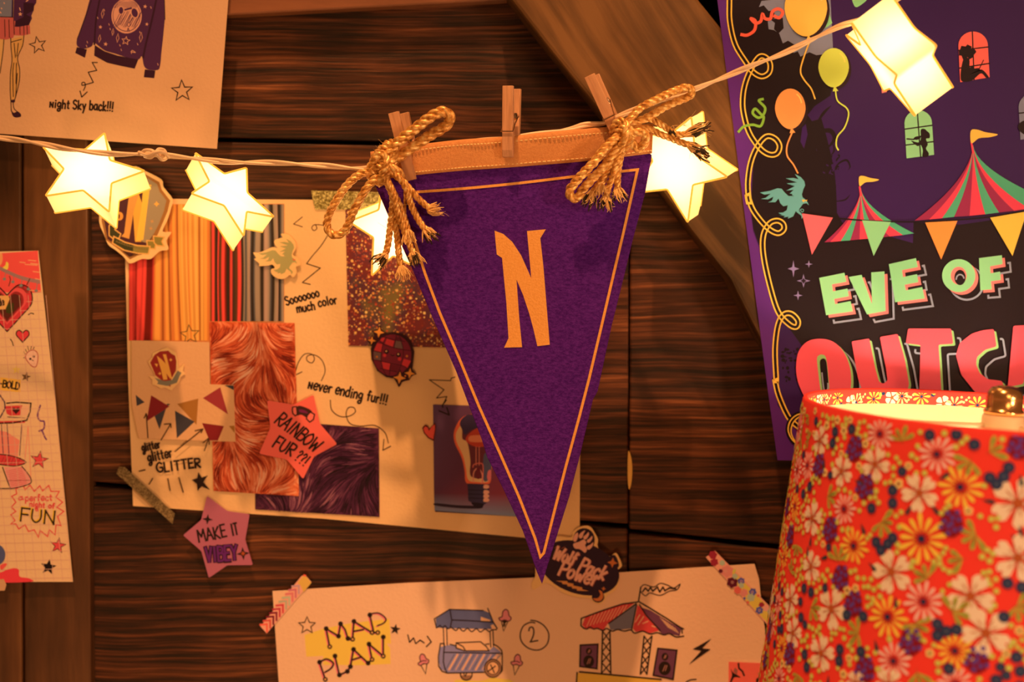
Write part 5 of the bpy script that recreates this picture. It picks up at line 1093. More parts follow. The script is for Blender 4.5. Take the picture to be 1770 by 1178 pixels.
# cord: two twisted wires with the knot between the first two stars
M['cord'] = plain('cord_plastic', (.88, .70, .50), .3, 0, .5)
def cord3(pts): return [P(x, y, d) for x, y, d in cr(pts, 8)]
def twisted(path, r, pitch, n=2, seg=.0012, k=6):
    # resample path evenly, then wind n strands around it
    L = [0]
    for a, b in zip(path, path[1:]): L.append(L[-1] + (b - a).length)
    N_ = max(4, int(L[-1] / seg)); q = []; j = 0
    for i in range(N_ + 1):
        s = L[-1] * i / N_
        while j < len(L) - 2 and L[j + 1] < s: j += 1
        t = (s - L[j]) / max(1e-9, L[j + 1] - L[j]); q.append(path[j].lerp(path[j + 1], min(1, max(0, t))))
    res = [[] for _ in range(n)]; up = Vector((0, -1, 0))
    for i, p in enumerate(q):
        t = (q[min(i + 1, N_)] - q[max(i - 1, 0)]).normalized(); up = (up - t * up.dot(t)).normalized(); sd = t.cross(up)
        ph = 2 * PI * (L[-1] * i / N_) / pitch
        for s_ in range(n):
            a = ph + 2 * PI * s_ / n; res[s_].append(p + (up * math.cos(a) + sd * math.sin(a)) * r)
    return res
cp = [(-120, 224, .093), (0, 238, .095), (60, 246, .105), (120, 258, .112), (200, 266, .112), (262, 266, .104), (330, 273, .098), (400, 280, .098), (470, 281, .100), (560, 286, .102), (640, 290, .104), (700, 262, .0975), (800, 247, .0975), (900, 236, .0975), (980, 224, .0975), (1010, 216, .099), (1045, 213, .099), (1070, 200, .105), (1130, 178, .11), (1190, 158, .115), (1250, 134, .118), (1300, 113, .125), (1350, 94, .13), (1400, 70, .135), (1450, 46, .14), (1490, 33, .14), (1530, 10, .14), (1590, -22, .14), (1700, -60, .14)]
cordroot = empty('light_cord', P(640, 290, .104), 'twisted cream cord carrying the five star lights across the wall', 'cord')
for st in twisted(cord3(cp), .00115, .085, 2, .003):
    b = MB(); b.tube(st, .00125, 8); b.build('wire', M['cord'], cordroot, smooth=True)
kn = MB(); kn.tube(cord3([(243, 267, .105), (250, 260, .112), (262, 260, .116), (272, 268, .116), (280, 276, .112), (288, 272, .106), (284, 260, .104), (274, 258, .108), (268, 266, .114), (260, 272, .112), (250, 270, .108)]), .0014, 8)
kn.tube(cord3([(240, 263, .108), (256, 268, .116), (270, 262, .118), (284, 264, .114), (292, 272, .108)]), .0014, 8); kn.build('cord_knot', M['cord'], cordroot, smooth=True)
# ------------------------------------------------------------------ pennant
PE = .100
Lp = [(640, 292), (648.5, 320), (674, 380), (714, 468), (748, 550), (788.6, 642), (833, 760), (842, 790), (870, 845), (903.7, 917), (928, 988), (937, 1009)]
Rp = [(946.6, 977), (984, 858), (1003, 785), (1025, 690), (1033, 676), (1057, 564), (1080, 472), (1092.8, 418), (1115.7, 331), (1127, 268)]
pen = empty('pennant', P(885, 600, PE), 'dark purple felt pennant with orange letter N clipped to the cord', 'pennant')
def bend(v):        # gentle belly of the hanging cloth
    return v
body = [(640, 300)] + Lp[1:] + Rp + [(1120, 262), (1017, 274), (897, 284), (797, 290), (696, 300)]
def felt_sheet(name, outline, dep, th, mat, parent):
    m = MB(); m.prism([P(x, y, dep) for x, y in outline], Vector((0, th, 0))); o = m.build(name, mat, parent)
    b = o.modifiers.new('bevel', 'BEVEL'); b.width = .0005; b.segments = 2; b.limit_method = 'ANGLE'; return o
felt_sheet('cloth_body', body, PE, .0026, M['felt_purple'], pen)
top_e = [(640, 262), (712, 251), (797, 241), (872, 236), (970, 226), (1050, 219), (1129, 214)]
bot_e = [(1127, 265), (1017, 278), (897, 288), (797, 295), (715, 303), (644, 312)]
# sleeve: folded over, rounded at the top
vs = []; fs = []; te = cr(top_e, 6); be = cr(bot_e[::-1], 6); n_ = 36
def samp(c, t): i = t * (len(c) - 1); k = min(int(i), len(c) - 2); r = i - k; return (c[k][0] + (c[k + 1][0] - c[k][0]) * r, c[k][1] + (c[k + 1][1] - c[k][1]) * r)
prof = [(0, 0.0), (0, .0035), (.1, .0042), (.5, .0045), (.85, .0058), (.95, .0056), (1.0, .0035), (1.0, -.001), (.95, -.0035), (.85, -.0045), (.1, -.0035), (0, -.0035)]
for i in range(n_ + 1):
    b_ = samp(be, i / n_); t_ = samp(te, i / n_)
    for (k, d) in prof: vs.append(P(b_[0] + (t_[0] - b_[0]) * k, b_[1] + (t_[1] - b_[1]) * k, PE - .0013 + d + .0004 * math.sin(i * .7)))
m_ = len(prof)
for i in range(n_):
    for k in range(m_): a = i * m_ + k; b = i * m_ + (k + 1) % m_; fs.append((a, b, b + m_, a + m_))
fs.append(tuple(range(m_))); fs.append(tuple(n_ * m_ + k for k in range(m_))[::-1])
mk('sleeve', vs, fs, M['felt_gold'], pen, smooth=True, label='orange felt sleeve along the top edge')
# stitching
M['thread'] = plain('thread', (.95, .78, .40), .6)
for kk, dd in ((.82, .0047), (.10, .0030)):
    st = MB(); n2 = 74
    for i in range(n2):
        t0, t1 = (i + .18) / n2, (i + .78) / n2; q = []
        for t in (t0, (t0 + t1) / 2, t1):
            b_ = samp(be, t); t_ = samp(te, t); q.append(P(b_[0] + (t_[0] - b_[0]) * kk, b_[1] + (t_[1] - b_[1]) * kk, PE + dd + (-.0002 if t in (t0, t1) else .0002)))
        st.tube(q, .0004, 4)
    o = st.build('stitching', M['thread'], pen, kind='stuff')
# gold line and letter
def raised(name, outline, dep, th, mat, parent, closed_hole=None):
    m = MB(); m.prism([P(x, y, dep) for x, y in outline], Vector((0, th, 0))); return m.build(name, mat, parent)
def band_line(outer, w_):
    return outer
gl = Pr(PE, .0002)
inner = cr([(700, 333), (798, 326), (900, 316), (1000, 304), (1102, 293)], 3)
loop = inner + [(1078, 400), (1060, 476), (1040, 562), (1018, 655), (1000, 725), (978, 806), (958, 884), (940, 955), (934, 962), (925, 930), (897, 858), (862, 778), (828, 702), (790, 610), (760, 540), (735, 473), (718, 420), (700, 375)]
gl.stroke(loop, 4.6, (1, 1, 1), closed=True)
o = mk('border_line', gl.v, gl.f, M['felt_ink'], pen)
sd = o.modifiers.new('thick', 'SOLIDIFY'); sd.thickness = .0003
cN = crop(680, 360, 2.945)
Npts = [(515, 113), (560, 130), (605, 170), (650, 238), (702, 355), (680, 115), (776, 106), (748, 152), (764, 300), (796, 693), (733, 701), (712, 610), (690, 530), (660, 440), (627, 362), (640, 550), (655, 706), (564, 708), (586, 660), (575, 480), (553, 252), (526, 234)]
raised('letter_n', cN(Npts), PE + .0004, .0005, M['felt_ink'], pen)

# ------------------------------------------------------------------ twine bows
def ropemat():
    m, nt, bs = newmat('golden_twine')
    tc = N(nt, 'ShaderNodeTexCoord'); n1 = N(nt, 'ShaderNodeTexNoise'); n1.inputs['Scale'].default_value = 260; n1.inputs['Detail'].default_value = 4
    nt.links.new(tc.outputs['Object'], n1.inputs['Vector'])
    nt.links.new(ramp(nt, n1.outputs[0], [(.3, (.36, .14, .02)), (.5, (.80, .44, .11)), (.66, (1, .78, .36))]), bs.inputs['Base Color'])
    bs.inputs['Metallic'].default_value = .35; bs.inputs['Roughness'].default_value = .34; bs.inputs['Specular IOR Level'].default_value = .8
    n2 = N(nt, 'ShaderNodeTexNoise'); n2.inputs['Scale'].default_value = 900; nt.links.new(tc.outputs['Object'], n2.inputs['Vector']); setup_bump(nt, bs, n2.outputs[0], .4, .0004)
    return m
M['rope'] = ropemat(); M['rope_dark'] = plain('burnt_twine', (.03, .018, .01), .7)
M['fray'] = plain('frayed_fibre', (.80, .55, .24), .5)
def rope(mb, pts, r, strands=3, pitch=None):
    path = cord3(pts)
    for s_ in twisted(path, r * .52, pitch or r * 4.9, strands, .0009):
        mb.tube(s_, r * .53, 14, flute=.055, twist=-500)
def fray(parent, pt, dirn, n=26, l=.012, r=.0035, dark=True, rs=random.Random(5)):
    b = MB(); bd = MB(); dv = Vector((dirn[0], -.15, -dirn[1])).normalized()
    for i in range(n):
        a = Vector((rs.uniform(-1, 1), rs.uniform(-1, 1), rs.uniform(-1, 1))) ; a -= dv * a.dot(dv); a.normalize()
        k = rs.random() ** .5; st = pt + a * r * k * .5 - dv * .003; ln = l * rs.uniform(.6, 1.1)
        q = [st, st + dv * ln * .4 + a * r * .9 * k, st + dv * ln * .8 + a * r * 1.3 * k + Vector((rs.uniform(-1, 1), 0, rs.uniform(-1, 1))) * .0012, st + dv * ln + a * r * 1.6 * k + Vector((rs.uniform(-1, 1), rs.uniform(-1, 1), rs.uniform(-1, 1))) * .0018]
        rr = .00042
        b.tube(q, [rr * 1.4, rr * 1.4, rr, rr * .4], 5)
        if dark and i % 4 == 0: bd.tube([q[1], q[2], q[3] + dv * .002], [rr * 1.6, rr * 1.8, rr], 5)
    b.build('frayed_end', M['fray'], parent, kind='stuff')
    if dark: bd.build('burnt_fibres', M['rope_dark'], parent, kind='stuff')
def hairs(parent, pts, n=16, rs=random.Random(9)):
    b = MB()
    for i in range(n):
        p = rs.choice(pts); st = P(p[0], p[1], p[2] + .003); v = Vector((rs.uniform(-1, 1), rs.uniform(-1, .2), rs.uniform(-1, 1))) * rs.uniform(.003, .009); c = Vector((rs.uniform(-1, 1), 0, rs.uniform(-1, 1))) * .003
        b.tube([st, st + v * .5 + c * .3, st + v + c], [.00012, .0001, .00006], 3)
    b.build('loose_fibres', M['fray'], parent, kind='stuff')
U = 3.364
def q1(l, d): return [(540 + x / U, 130 + y / U, (d[i] if isinstance(d, (list, tuple)) else d)) for i, (x, y) in enumerate(l)]
bow1 = empty('twine_bow', P(655, 288, .118), 'golden twine bow tied at the upper left corner of the pennant', 'bow', 'golden twine bows')
RW = .0042
def part(name, parent, segs, r=RW):
    b = MB()
    for s_ in segs: rope(b, s_, r)
    return b.build(name, M['rope'], parent, smooth=True)
part('loop', bow1, [q1([(395, 530), (450, 440), (520, 370), (610, 300), (690, 240), (750, 212), (790, 225), (798, 265), (760, 305), (690, 345), (610, 400), (530, 455), (440, 520)], [.120, .122, .124, .126, .128, .128, .127, .124, .122, .120, .118, .118, .116])], .0043)
part('loop', bow1, [q1([(390, 560), (320, 560), (260, 585), (200, 640), (150, 710), (105, 790), (85, 850), (95, 905), (130, 930), (175, 915), (210, 865), (240, 790), (280, 715), (320, 650), (375, 590)], [.118, .118, .118, .117, .116, .115, .114, .114, .114, .114, .116, .117, .118, .12, .12])], .0033)
part('knot', bow1, [q1([(340, 600), (335, 540), (360, 490), (400, 455), (430, 480), (425, 530), (400, 580), (360, 620)], [.114, .119, .123, .125, .125, .126, .122, .114]),
                    q1([(360, 480), (390, 440), (430, 410), (470, 420), (480, 470), (450, 520), (420, 600), (380, 630)], [.112, .118, .122, .122, .121, .122, .122, .114]),
                    q1([(420, 430), (440, 395), (470, 400), (465, 440), (440, 470)], [.114, .119, .121, .119, .114]),
                    q1([(330, 560), (380, 530), (440, 530), (500, 560), (520, 600)], [.112, .122, .125, .121, .113])], .0032)
TW = .0027
tails1 = [([(430, 540), (500, 590), (545, 660), (570, 740), (600, 810), (630, 860), (665, 905)], [.121, .123, .12, .116, .113, .112, .112]),
          ([(450, 560), (530, 620), (590, 690), (640, 740), (690, 780)], [.118, .119, .117, .114, .112]),
          ([(400, 560), (440, 620), (475, 700), (495, 790), (525, 880), (560, 970), (590, 1040)], [.122, .123, .122, .119, .115, .112, .112]),
          ([(420, 600), (465, 700), (462, 790), (452, 880), (440, 980), (420, 1060)], [.117, .116, .114, .11, .109, .109]),
          ([(440, 620), (480, 740), (485, 860), (495, 960), (505, 1060), (520, 1130)], [.114, .113, .111, .109, .109, .109]),
          ([(430, 600), (500, 740), (540, 850), (560, 920)], [.116, .114, .112, .110])]
for l, d in tails1: part('tail', bow1, [q1(l, d)], TW)
for (x, y, dr, dk) in ((665, 905, (.8, 1), 1), (690, 780, (1, -.25), 0), (590, 1040, (.5, 1), 1), (420, 1060, (-.6, .8), 1), (520, 1130, (.2, 1), 0), (560, 920, (.2, 1), 0)):
    fray(bow1, q1([(x, y)], .112)[0] and P(540 + x / U, 130 + y / U, .112), dr, 30, .011, .0036, dk)
hairs(bow1, q1([(420, 400), (400, 450), (600, 1040), (760, 800), (690, 880), (450, 900), (330, 550), (560, 750)], .115), 40)
U2_ = 3.926
def q2(l, d): return [(940 + x / U2_, 120 + y / U2_, (d[i] if isinstance(d, (list, tuple)) else d)) for i, (x, y) in enumerate(l)]
bow2 = empty('twine_bow', P(1070, 235, .118), 'golden twine bow tied at the upper right corner of the pennant', 'bow', 'golden twine bows')
part('loop', bow2, [q2([(540, 400), (590, 330), (650, 265), (730, 220), (820, 175), (900, 140), (960, 122), (1000, 135), (1000, 170), (960, 195), (880, 225), (800, 265), (730, 310), (640, 355), (550, 400)], [.122, .124, .125, .125, .125, .124, .123, .122, .121, .12, .12, .12, .119, .118, .118])], .0031)
part('loop', bow2, [q2([(520, 440), (460, 490), (400, 550), (340, 630), (270, 700), (210, 770), (175, 820), (185, 865), (225, 872), (260, 820), (320, 750), (380, 690), (440, 620), (480, 560), (530, 460)], [.122, .124, .125, .125, .124, .122, .12, .119, .118, .118, .118, .119, .119, .119, .118])], .0036)
part('loop', bow2, [q2([(530, 440), (570, 425), (620, 430), (665, 425), (690, 455), (680, 500), (640, 540), (600, 500), (550, 460)], [.122, .124, .124, .122, .12, .118, .117, .118, .12])], .0036)
part('knot', bow2, [q2([(470, 440), (480, 380), (520, 350), (560, 380), (555, 440), (530, 500), (490, 530)], [.114, .12, .124, .126, .127, .123, .114]),
                    q2([(490, 500), (500, 430), (540, 400), (590, 420), (580, 490), (540, 540)], [.114, .121, .126, .124, .12, .113])], .0034)
for l, d in (([(530, 500), (490, 580), (450, 660), (400, 740), (340, 820), (320, 850)], [.116, .117, .116, .114, .112, .112]), ([(530, 520), (500, 620), (470, 720), (440, 800), (420, 880)], [.119, .119, .117, .114, .112]), ([(540, 520), (520, 600), (505, 690), (500, 770), (500, 820)], [.117, .117, .115, .113, .112]), ([(520, 540), (470, 640), (420, 720), (390, 800)], [.115, .113, .112, .112]),
             ([(560, 390), (640, 350), (720, 335), (790, 370), (850, 410), (900, 440), (960, 440)], [.12, .12, .118, .117, .116, .117, .118]), ([(570, 410), (650, 400), (720, 405), (790, 440), (860, 465), (920, 490), (980, 510)], [.12, .118, .117, .116, .115, .115, .116])):
    part('tail', bow2, [q2(l, d)], .0027)
for x, y, dr, dk in ((320, 850, (-.3, 1), 1), (420, 880, (-.1, 1), 1), (500, 820, (.3, 1), 1), (390, 800, (-.1, 1), 0), (970, 440, (1, -.35), 1), (990, 515, (1, .6), 1)):
    fray(bow2, P(940 + x / U2_, 120 + y / U2_, .113), dr, 30, .012 if x < 900 else .02, .0034, dk)
for q in ([(850, 420), (880, 430), (905, 445)], [(1020, 450), (1070, 415), (1110, 400)], [(1030, 550), (1080, 555), (1115, 600)]):
    b = MB(); b.tube(cord3(q2(q, .1175)), .0021, 8, flute=.2); b.build('burnt_tip', M['rope_dark'], bow2, smooth=True, label='burnt black end of the twine')
hairs(bow2, q2([(880, 380), (950, 380), (1000, 560), (480, 850), (420, 880), (650, 380), (1080, 420)], .118), 44)

# ------------------------------------------------------------------ clothespins
M['steel'] = plain('spring_wire', (.55, .42, .30), .25, 1)
def clothespin(px, py, roll, yaw, length, label, width=.0085, gap=.0035):
    """local frame: x = width, y = depth (towards the wall), z = along; jaws at the bottom"""
    c = P(px, py, PE + .002)
    root = empty('clothespin', c, label, 'clothespin', 'wooden clothespins'); R = Matrix.Rotation(roll, 3, 'Y') @ Matrix.Rotation(yaw, 3, 'Z')
    root.rotation_euler = R.to_euler()
    L = length; th = .0052
    for s in (-1, 1):    # side profile (y,z): jaw end touches the cloth, handle end stands off
        y = [(.0058, -.5), (.0058 + .0030, -.5), (.0058 + th * .9, -.40), (.0062 + th, 0.02), (.0056 + th, .5), (.0056 + th * .35, .5), (.0058 + .0004, .12), (.0058 + .0016, .09), (.0058 + .0004, .06), (.0055, -.1), (.0058, -.22), (.0066, -.26), (.0058, -.30)]
        prof = [(s * -1 * (a + (max(0, b + .1) * gap * .9)), b * L) for a, b in y]
        vs = [(x, q[0], q[1]) for x in (-width / 2, width / 2) for q in prof]; n = len(prof)
        fs = [tuple(range(n)), tuple(range(2 * n - 1, n - 1, -1))] + [(i, i + n, (i + 1) % n + n, (i + 1) % n) for i in range(n)]
        me = bpy.data.meshes.new('leg'); me.from_pydata(vs, [], fs); me.materials.append(M['pin']); o = bpy.data.objects.new('leg', me); COL.objects.link(o); o.parent = root
        b = o.modifiers.new('bevel', 'BEVEL'); b.width = .0004; b.segments = 2; b.limit_method = 'ANGLE'
        import bmesh
        bm = bmesh.new(); bm.from_mesh(me); bmesh.ops.recalc_face_normals(bm, faces=bm.faces); bm.to_mesh(me); bm.free()
    m = MB(); q = []
    for k in range(70): a = k * .9; q.append(Vector((-width / 2 + .0002 + (width * k / 70), .0024 * math.cos(a), .09 * L + .0024 * math.sin(a))))
    m.tube(q, .0005, 5)
    for s in (-1, 1):
        x = s * (width / 2 + .0006)
        m.tube([Vector((x, .0024, .09 * L)), Vector((x, -.006, -.02 * L)), Vector((x, -.0122, -.14 * L)), Vector((-x, -.0122, -.14 * L))], .0005, 5)
    me = bpy.data.meshes.new('spring'); me.from_pydata([tuple(v) for v in m.v], [], m.f); me.materials.append(M['steel']); o = bpy.data.objects.new('spring', me); COL.objects.link(o); o.parent = root
clothespin(884, 212, 0.02, math.radians(-16), .055, 'wooden clothespin upright in the middle of the pennant sleeve')
clothespin(703, 253, -math.radians(13), math.radians(-17), .054, 'leaning wooden clothespin behind the left twine bow')
clothespin(1049, 187, -math.radians(25), math.radians(-14), .056, 'tilted wooden clothespin at the right end of the pennant')

# ------------------------------------------------------------------ table lamp in front, lower right
LD = .215                                  # distance of the lamp axis from the wall
lc = P(1735, 712, LD); RT = .343e3 * (D - LD) / FOC
ROLL = math.radians(3.0)
lamp = empty('table_lamp', lc, 'table lamp with red floral fabric shade and brass finial, lower right foreground', 'lamp'); lamp.rotation_euler = (0, ROLL, 0)
LM = Matrix.Translation(lc) @ Matrix.Rotation(ROLL, 4, 'Y'); LI = LM.inverted()
KF = 42 / 483; HT = .24                     # flare and height of the shade
def lmk(name, vs, fs, mat, parent=lamp, smooth=True, cols=None, kind=None, label=None):
    me = bpy.data.meshes.new(name); me.from_pydata([tuple(v) for v in vs], [], fs); me.materials.append(mat)
    if smooth: me.polygons.foreach_set('use_smooth', [True] * len(me.polygons))
    if cols:
        at = me.color_attributes.new('ink', 'FLOAT_COLOR', 'POINT')
        for i, c in enumerate(cols): at.data[i].color = (*c, 1)
    o = bpy.data.objects.new(name, me); COL.objects.link(o); o.parent = parent; props(o, label, None, None, kind); return o
def lathe(prof, n=64, c=(0, 0)):
    vs = []; fs = []
    for (r, z) in prof:
        for k in range(n): a = 2 * PI * k / n; vs.append((c[0] + r * math.cos(a), c[1] + r * math.sin(a), z))
    for i in range(len(prof) - 1):
        for k in range(n): a = i * n + k; b = i * n + (k + 1) % n; fs.append((a, b, b + n, a + n))
    return vs, fs
def fabric(name, attr, trans, base=None):
    m, nt, bs = newmat(name); out = nt.nodes['Material Output']
    if attr: a = N(nt, 'ShaderNodeAttribute', attribute_name='ink'); col = a.outputs['Color']; nt.links.new(col, bs.inputs['Base Color'])
    else: bs.inputs['Base Color'].default_value = (*base, 1)
    bs.inputs['Roughness'].default_value = .75; bs.inputs['Specular IOR Level'].default_value = .15
    tc = N(nt, 'ShaderNodeTexCoord'); no = N(nt, 'ShaderNodeTexNoise'); no.inputs['Scale'].default_value = 900; nt.links.new(tc.outputs['Object'], no.inputs['Vector']); setup_bump(nt, bs, no.outputs[0], .2, .0003)
    if trans:
        t = N(nt, 'ShaderNodeBsdfTranslucent'); 
        if attr: nt.links.new(col, t.inputs[0])
        else: t.inputs[0].default_value = (*base, 1)
        mx = N(nt, 'ShaderNodeMixShader'); mx.inputs[0].default_value = trans; nt.links.new(bs.outputs[0], mx.inputs[1]); nt.links.new(t.outputs[0], mx.inputs[2]); nt.links.new(mx.outputs[0], out.inputs[0])
    return m
M['shade'] = fabric('shade_fabric', True, .05); M['lining'] = fabric('shade_lining', False, .12, (.70, .60, .42))
REDF = ob(232, 48, 28)
def rad(z): return RT - KF * z     # z is negative downwards
NZ = 24
vs, fs = lathe([(rad(-HT * k / NZ) , -HT * k / NZ) for k in range(NZ, -1, -1)] + [(RT - .0008, .0016), (RT - .0024, .0018), (RT - .0036, .0004), (RT - .0038, -.004), (RT - .0036, -.0105)], 128)
shade = lmk('lampshade', vs, fs, M['shade'], cols=[REDF] * len(vs))
vs, fs = lathe([(RT - .0034, -.0100), (rad(-HT) - .0022, -HT)], 128); lmk('lining', [(x, y, z) for x, y, z in vs], [q[::-1] for q in fs], M['lining'], label='cream lining of the shade')
# printed flowers: unrolled coordinates (angle, height) on the cone, lifted a hair above the cloth
def hit(px, py):
    d = (LI.to_3x3() @ ray(px, py)); o_ = LI @ CAM
    a = d.x ** 2 + d.y ** 2 - (KF * d.z) ** 2; rr = RT - KF * o_.z; b = 2 * (o_.x * d.x + o_.y * d.y + KF * rr * d.z); c_ = o_.x ** 2 + o_.y ** 2 - rr ** 2
    ds = b * b - 4 * a * c_
    if ds < 0: return None
    t = (-b - math.sqrt(ds)) / (2 * a); q = o_ + d * t; return math.atan2(q.y, q.x), q.z
SV = []; SF = []; SC_ = []; LAY = [0]
def on(th, z, u, v, lift):   # u along circumference, v down the slope, metres
    zz = z - v; r = rad(zz) + lift; a = th + u / r; return (r * math.cos(a), r * math.sin(a), zz)
INNER = [False]
def spoly(th, z, pts, col, cen=None, lay=0, ccol=None):
    LAY[0] += 1; lift = .0003 + lay * .00022 + (LAY[0] % 60) * 3e-6
    cu = sum(p[0] for p in pts) / len(pts); cv_ = sum(p[1] for p in pts) / len(pts)
    if cen: cu, cv_ = cen
    if max(z - p[1] for p in pts) > -.0006 or min(z - p[1] for p in pts) < -HT + .001: 
        pts = [(a, min(max(b, z + .0008), HT - .001 + z)) for a, b in pts]; cv_ = min(max(cv_, z + .0008), HT - .001 + z)
    n = len(SV); SV.append(on(th, z, cu, cv_, lift)); SC_.append(ccol or col)
    for a, b in pts: SV.append(on(th, z, a, b, lift)); SC_.append(col)
    for i in range(len(pts)): SF.append((n, n + 1 + (i + 1) % len(pts), n + 1 + i))
def petal(r0, r1, wd, ang, notch=0, n=9):
    q = []
    for k in range(n + 1):
        t = k / n; a = PI * t; x = r0 + (r1 - r0) * (.5 - .5 * math.cos(a)) if False else None
    pr = [(r0, 0), (r0 + (r1 - r0) * .35, wd * .55), (r0 + (r1 - r0) * .7, wd), (r0 + (r1 - r0) * .93, wd * .75), (r1 if not notch else r1 * 1.0, wd * .3), (r1 - notch, 0)]
    q = pr + [(a, -b) for a, b in pr[-2:0:-1]]
    c, s = math.cos(ang), math.sin(ang); return [(a * c - b * s, a * s + b * c) for a, b in q]
WH, WC, OR, ORc, PK, NV, BD, PL, OL, OLD, YL, TEAL = ob(255, 225, 178), ob(175, 70, 25), ob(252, 160, 45), ob(120, 40, 10), ob(250, 150, 110), ob(36, 38, 50), ob(60, 56, 66), ob(92, 42, 92), ob(185, 150, 48), ob(115, 92, 28), ob(240, 190, 80), ob(36, 48, 40)
DRD = ob(140, 22, 18)
rs = random.Random(21)
def white(th, z, r):
    a0 = rs.random() * 6
    for k in range(5): spoly(th, z, petal(r * .08, r, r * .36, a0 + k * 2 * PI / 5, r * .18), WH, lay=1)
    for k in range(12):
        a = a0 + k * PI / 6; spoly(th, z, petal(r * .1, r * (.5 + .12 * (k % 2)), r * .025, a), WC, lay=2)
    spoly(th, z, [(r * .2 * math.cos(k * PI / 4), r * .2 * math.sin(k * PI / 4)) for k in range(8)], WC, lay=3)
def daisy(th, z, r, col, n=13):
    a0 = rs.random() * 6
    for k in range(n): spoly(th, z, petal(r * .22, r * (1 - .15 * (k % 2)), r * .095, a0 + k * 2 * PI / n), col, lay=1)
    for k in range(12): spoly(th, z, petal(r * .08, r * .32, r * .025, a0 + k * PI / 6), DRD, lay=2)
    spoly(th, z, [(r * .14 * math.cos(k * PI / 4), r * .14 * math.sin(k * PI / 4)) for k in range(8)], NV, lay=3)
def dot(th, z, r, col, lay=1, dx=0, dy=0, cc=None): spoly(th, z, [(dx + r * math.cos(k * PI / 4), dy + r * math.sin(k * PI / 4)) for k in range(8)], col, lay=lay, ccol=cc)
def berry(th, z, r): dot(th, z, r, NV, 2, cc=BD); spoly(th, z, [(r * (.5 if k % 2 else .2) * math.cos(k * PI / 5), r * (.5 if k % 2 else .2) * math.sin(k * PI / 5)) for k in range(10)], ob(72, 64, 62), lay=3)
def grapes(th, z, r):
    spoly(th, z, [(r * .9 * math.cos(k * PI / 5), r * 1.1 * math.sin(k * PI / 5)) for k in range(10)], ob(128, 16, 20), lay=1)
    for i in range(11): a = i * 2.4; q = r * .28 * math.sqrt(i); dot(th, z, r * .2, PL, 2, q * math.cos(a), q * 1.15 * math.sin(a), cc=ob(100, 60, 95))
def leaf(th, z, r, col=None, a=None):
    a = rs.random() * 6 if a is None else a; spoly(th, z, petal(0, r, r * .17, a), col or OL, lay=1, ccol=OLD if not col else col)
def leaves(th, z, r):
    a = rs.random() * 6
    for k in range(rs.choice((3, 4, 5))): leaf(th, z, r * rs.uniform(.7, 1), None, a + k * .8)
    spoly(th, z, petal(-r * .3, r * .6, r * .03, a + .8), OLD, lay=2)
def tiny(th, z, r):
    a0 = rs.random() * 6
    for k in range(5): spoly(th, z, petal(r * .1, r, r * .45, a0 + k * 2 * PI / 5), YL, lay=1)
    dot(th, z, r * .32, ORc, 2)
occ = []
PX = (D - LD) / FOC * .93 / 2.275   # metres per crop pixel at the shade
def place(kind, X, Y, R_):
    h = hit(1300 + X / 2.275, 660 + Y / 2.275)
    if not h: return
    r = R_ * PX
    if h[1] > -.001: return
    kind(h[0], h[1], r); occ.append((h[0] * RT, h[1], r * .8))
for X, Y, R_ in ((270, 230, 62), (355, 350, 62), (487, 322, 66), (660, 435, 74), (1045, 475, 98), (240, 535, 72), (1045, 690, 88), (235, 725, 66), (550, 745, 84), (860, 840, 86), (315, 890, 84), (155, 855, 66), (165, 985, 66), (920, 985, 90), (275, 1065, 72), (540, 1185, 60), (410, 1180, 46)): place(white, X, Y, R_)
for X, Y, R_ in ((820, 412, 86), (668, 615, 100), (402, 643, 74), (535, 922, 84), (798, 1055, 72), (120, 1045, 55), (172, 487, 60), (130, 690, 50)): place(lambda a, b, c: daisy(a, b, c, OR), X, Y, R_)
for X, Y, R_ in ((505, 203, 66), (728, 283, 76), (365, 498, 64), (675, 862, 80), (558, 1095, 74), (110, 1165, 55), (800, 1185, 66), (105, 870, 50)): place(lambda a, b, c: daisy(a, b, c, PK), X, Y, R_)
for X, Y in ((405, 262), (445, 410), (265, 330), (785, 555), (310, 580), (350, 770), (625, 1020), (885, 1090), (445, 1130), (150, 1070), (152, 605), (400, 870), (1052, 250)): place(grapes, X, Y, 48)
for X, Y in ((330, 195), (395, 185), (320, 240), (555, 425), (555, 475), (472, 495), (875, 245), (935, 375), (1010, 335), (962, 400), (990, 370), (490, 628), (555, 612), (535, 635), (508, 660), (1005, 790), (990, 922), (730, 950), (765, 978), (805, 972), (730, 995), (1060, 805), (1040, 1080), (1055, 1135), (430, 1058), (208, 810), (235, 825), (196, 925), (348, 1050), (345, 1095), (210, 1070), (218, 1120), (375, 915), (440, 920), (960, 1170), (205, 440), (230, 410), (700, 207), (805, 205), (120, 970), (775, 1125)): place(berry, X, Y, 22)
for X, Y in ((590, 230), (935, 275), (510, 550), (830, 695), (690, 770), (880, 600), (420, 985), (300, 450), (650, 1140), (790, 900), (235, 885), (340, 700), (180, 640), (1040, 880), (640, 950), (860, 310)): place(leaves, X, Y, 68)
for X, Y, a in ((735, 385, -.7), (705, 480, .8), (405, 385, .2), (460, 708, .6), (565, 840, 1.4), (905, 462, .1), (1020, 595, 1.0), (1050, 560, 1.3), (288, 300, 1.5), (235, 600, 1.5), (223, 640, 1.4), (270, 695, -.4), (303, 1150, 1.5), (1055, 360, 1.4), (630, 480, 2), (430, 555, 1), (484, 1010, 1.2)): place(lambda p_, q_, r_: leaf(p_, q_, r_, TEAL, -a if False else a), X, Y, 46)
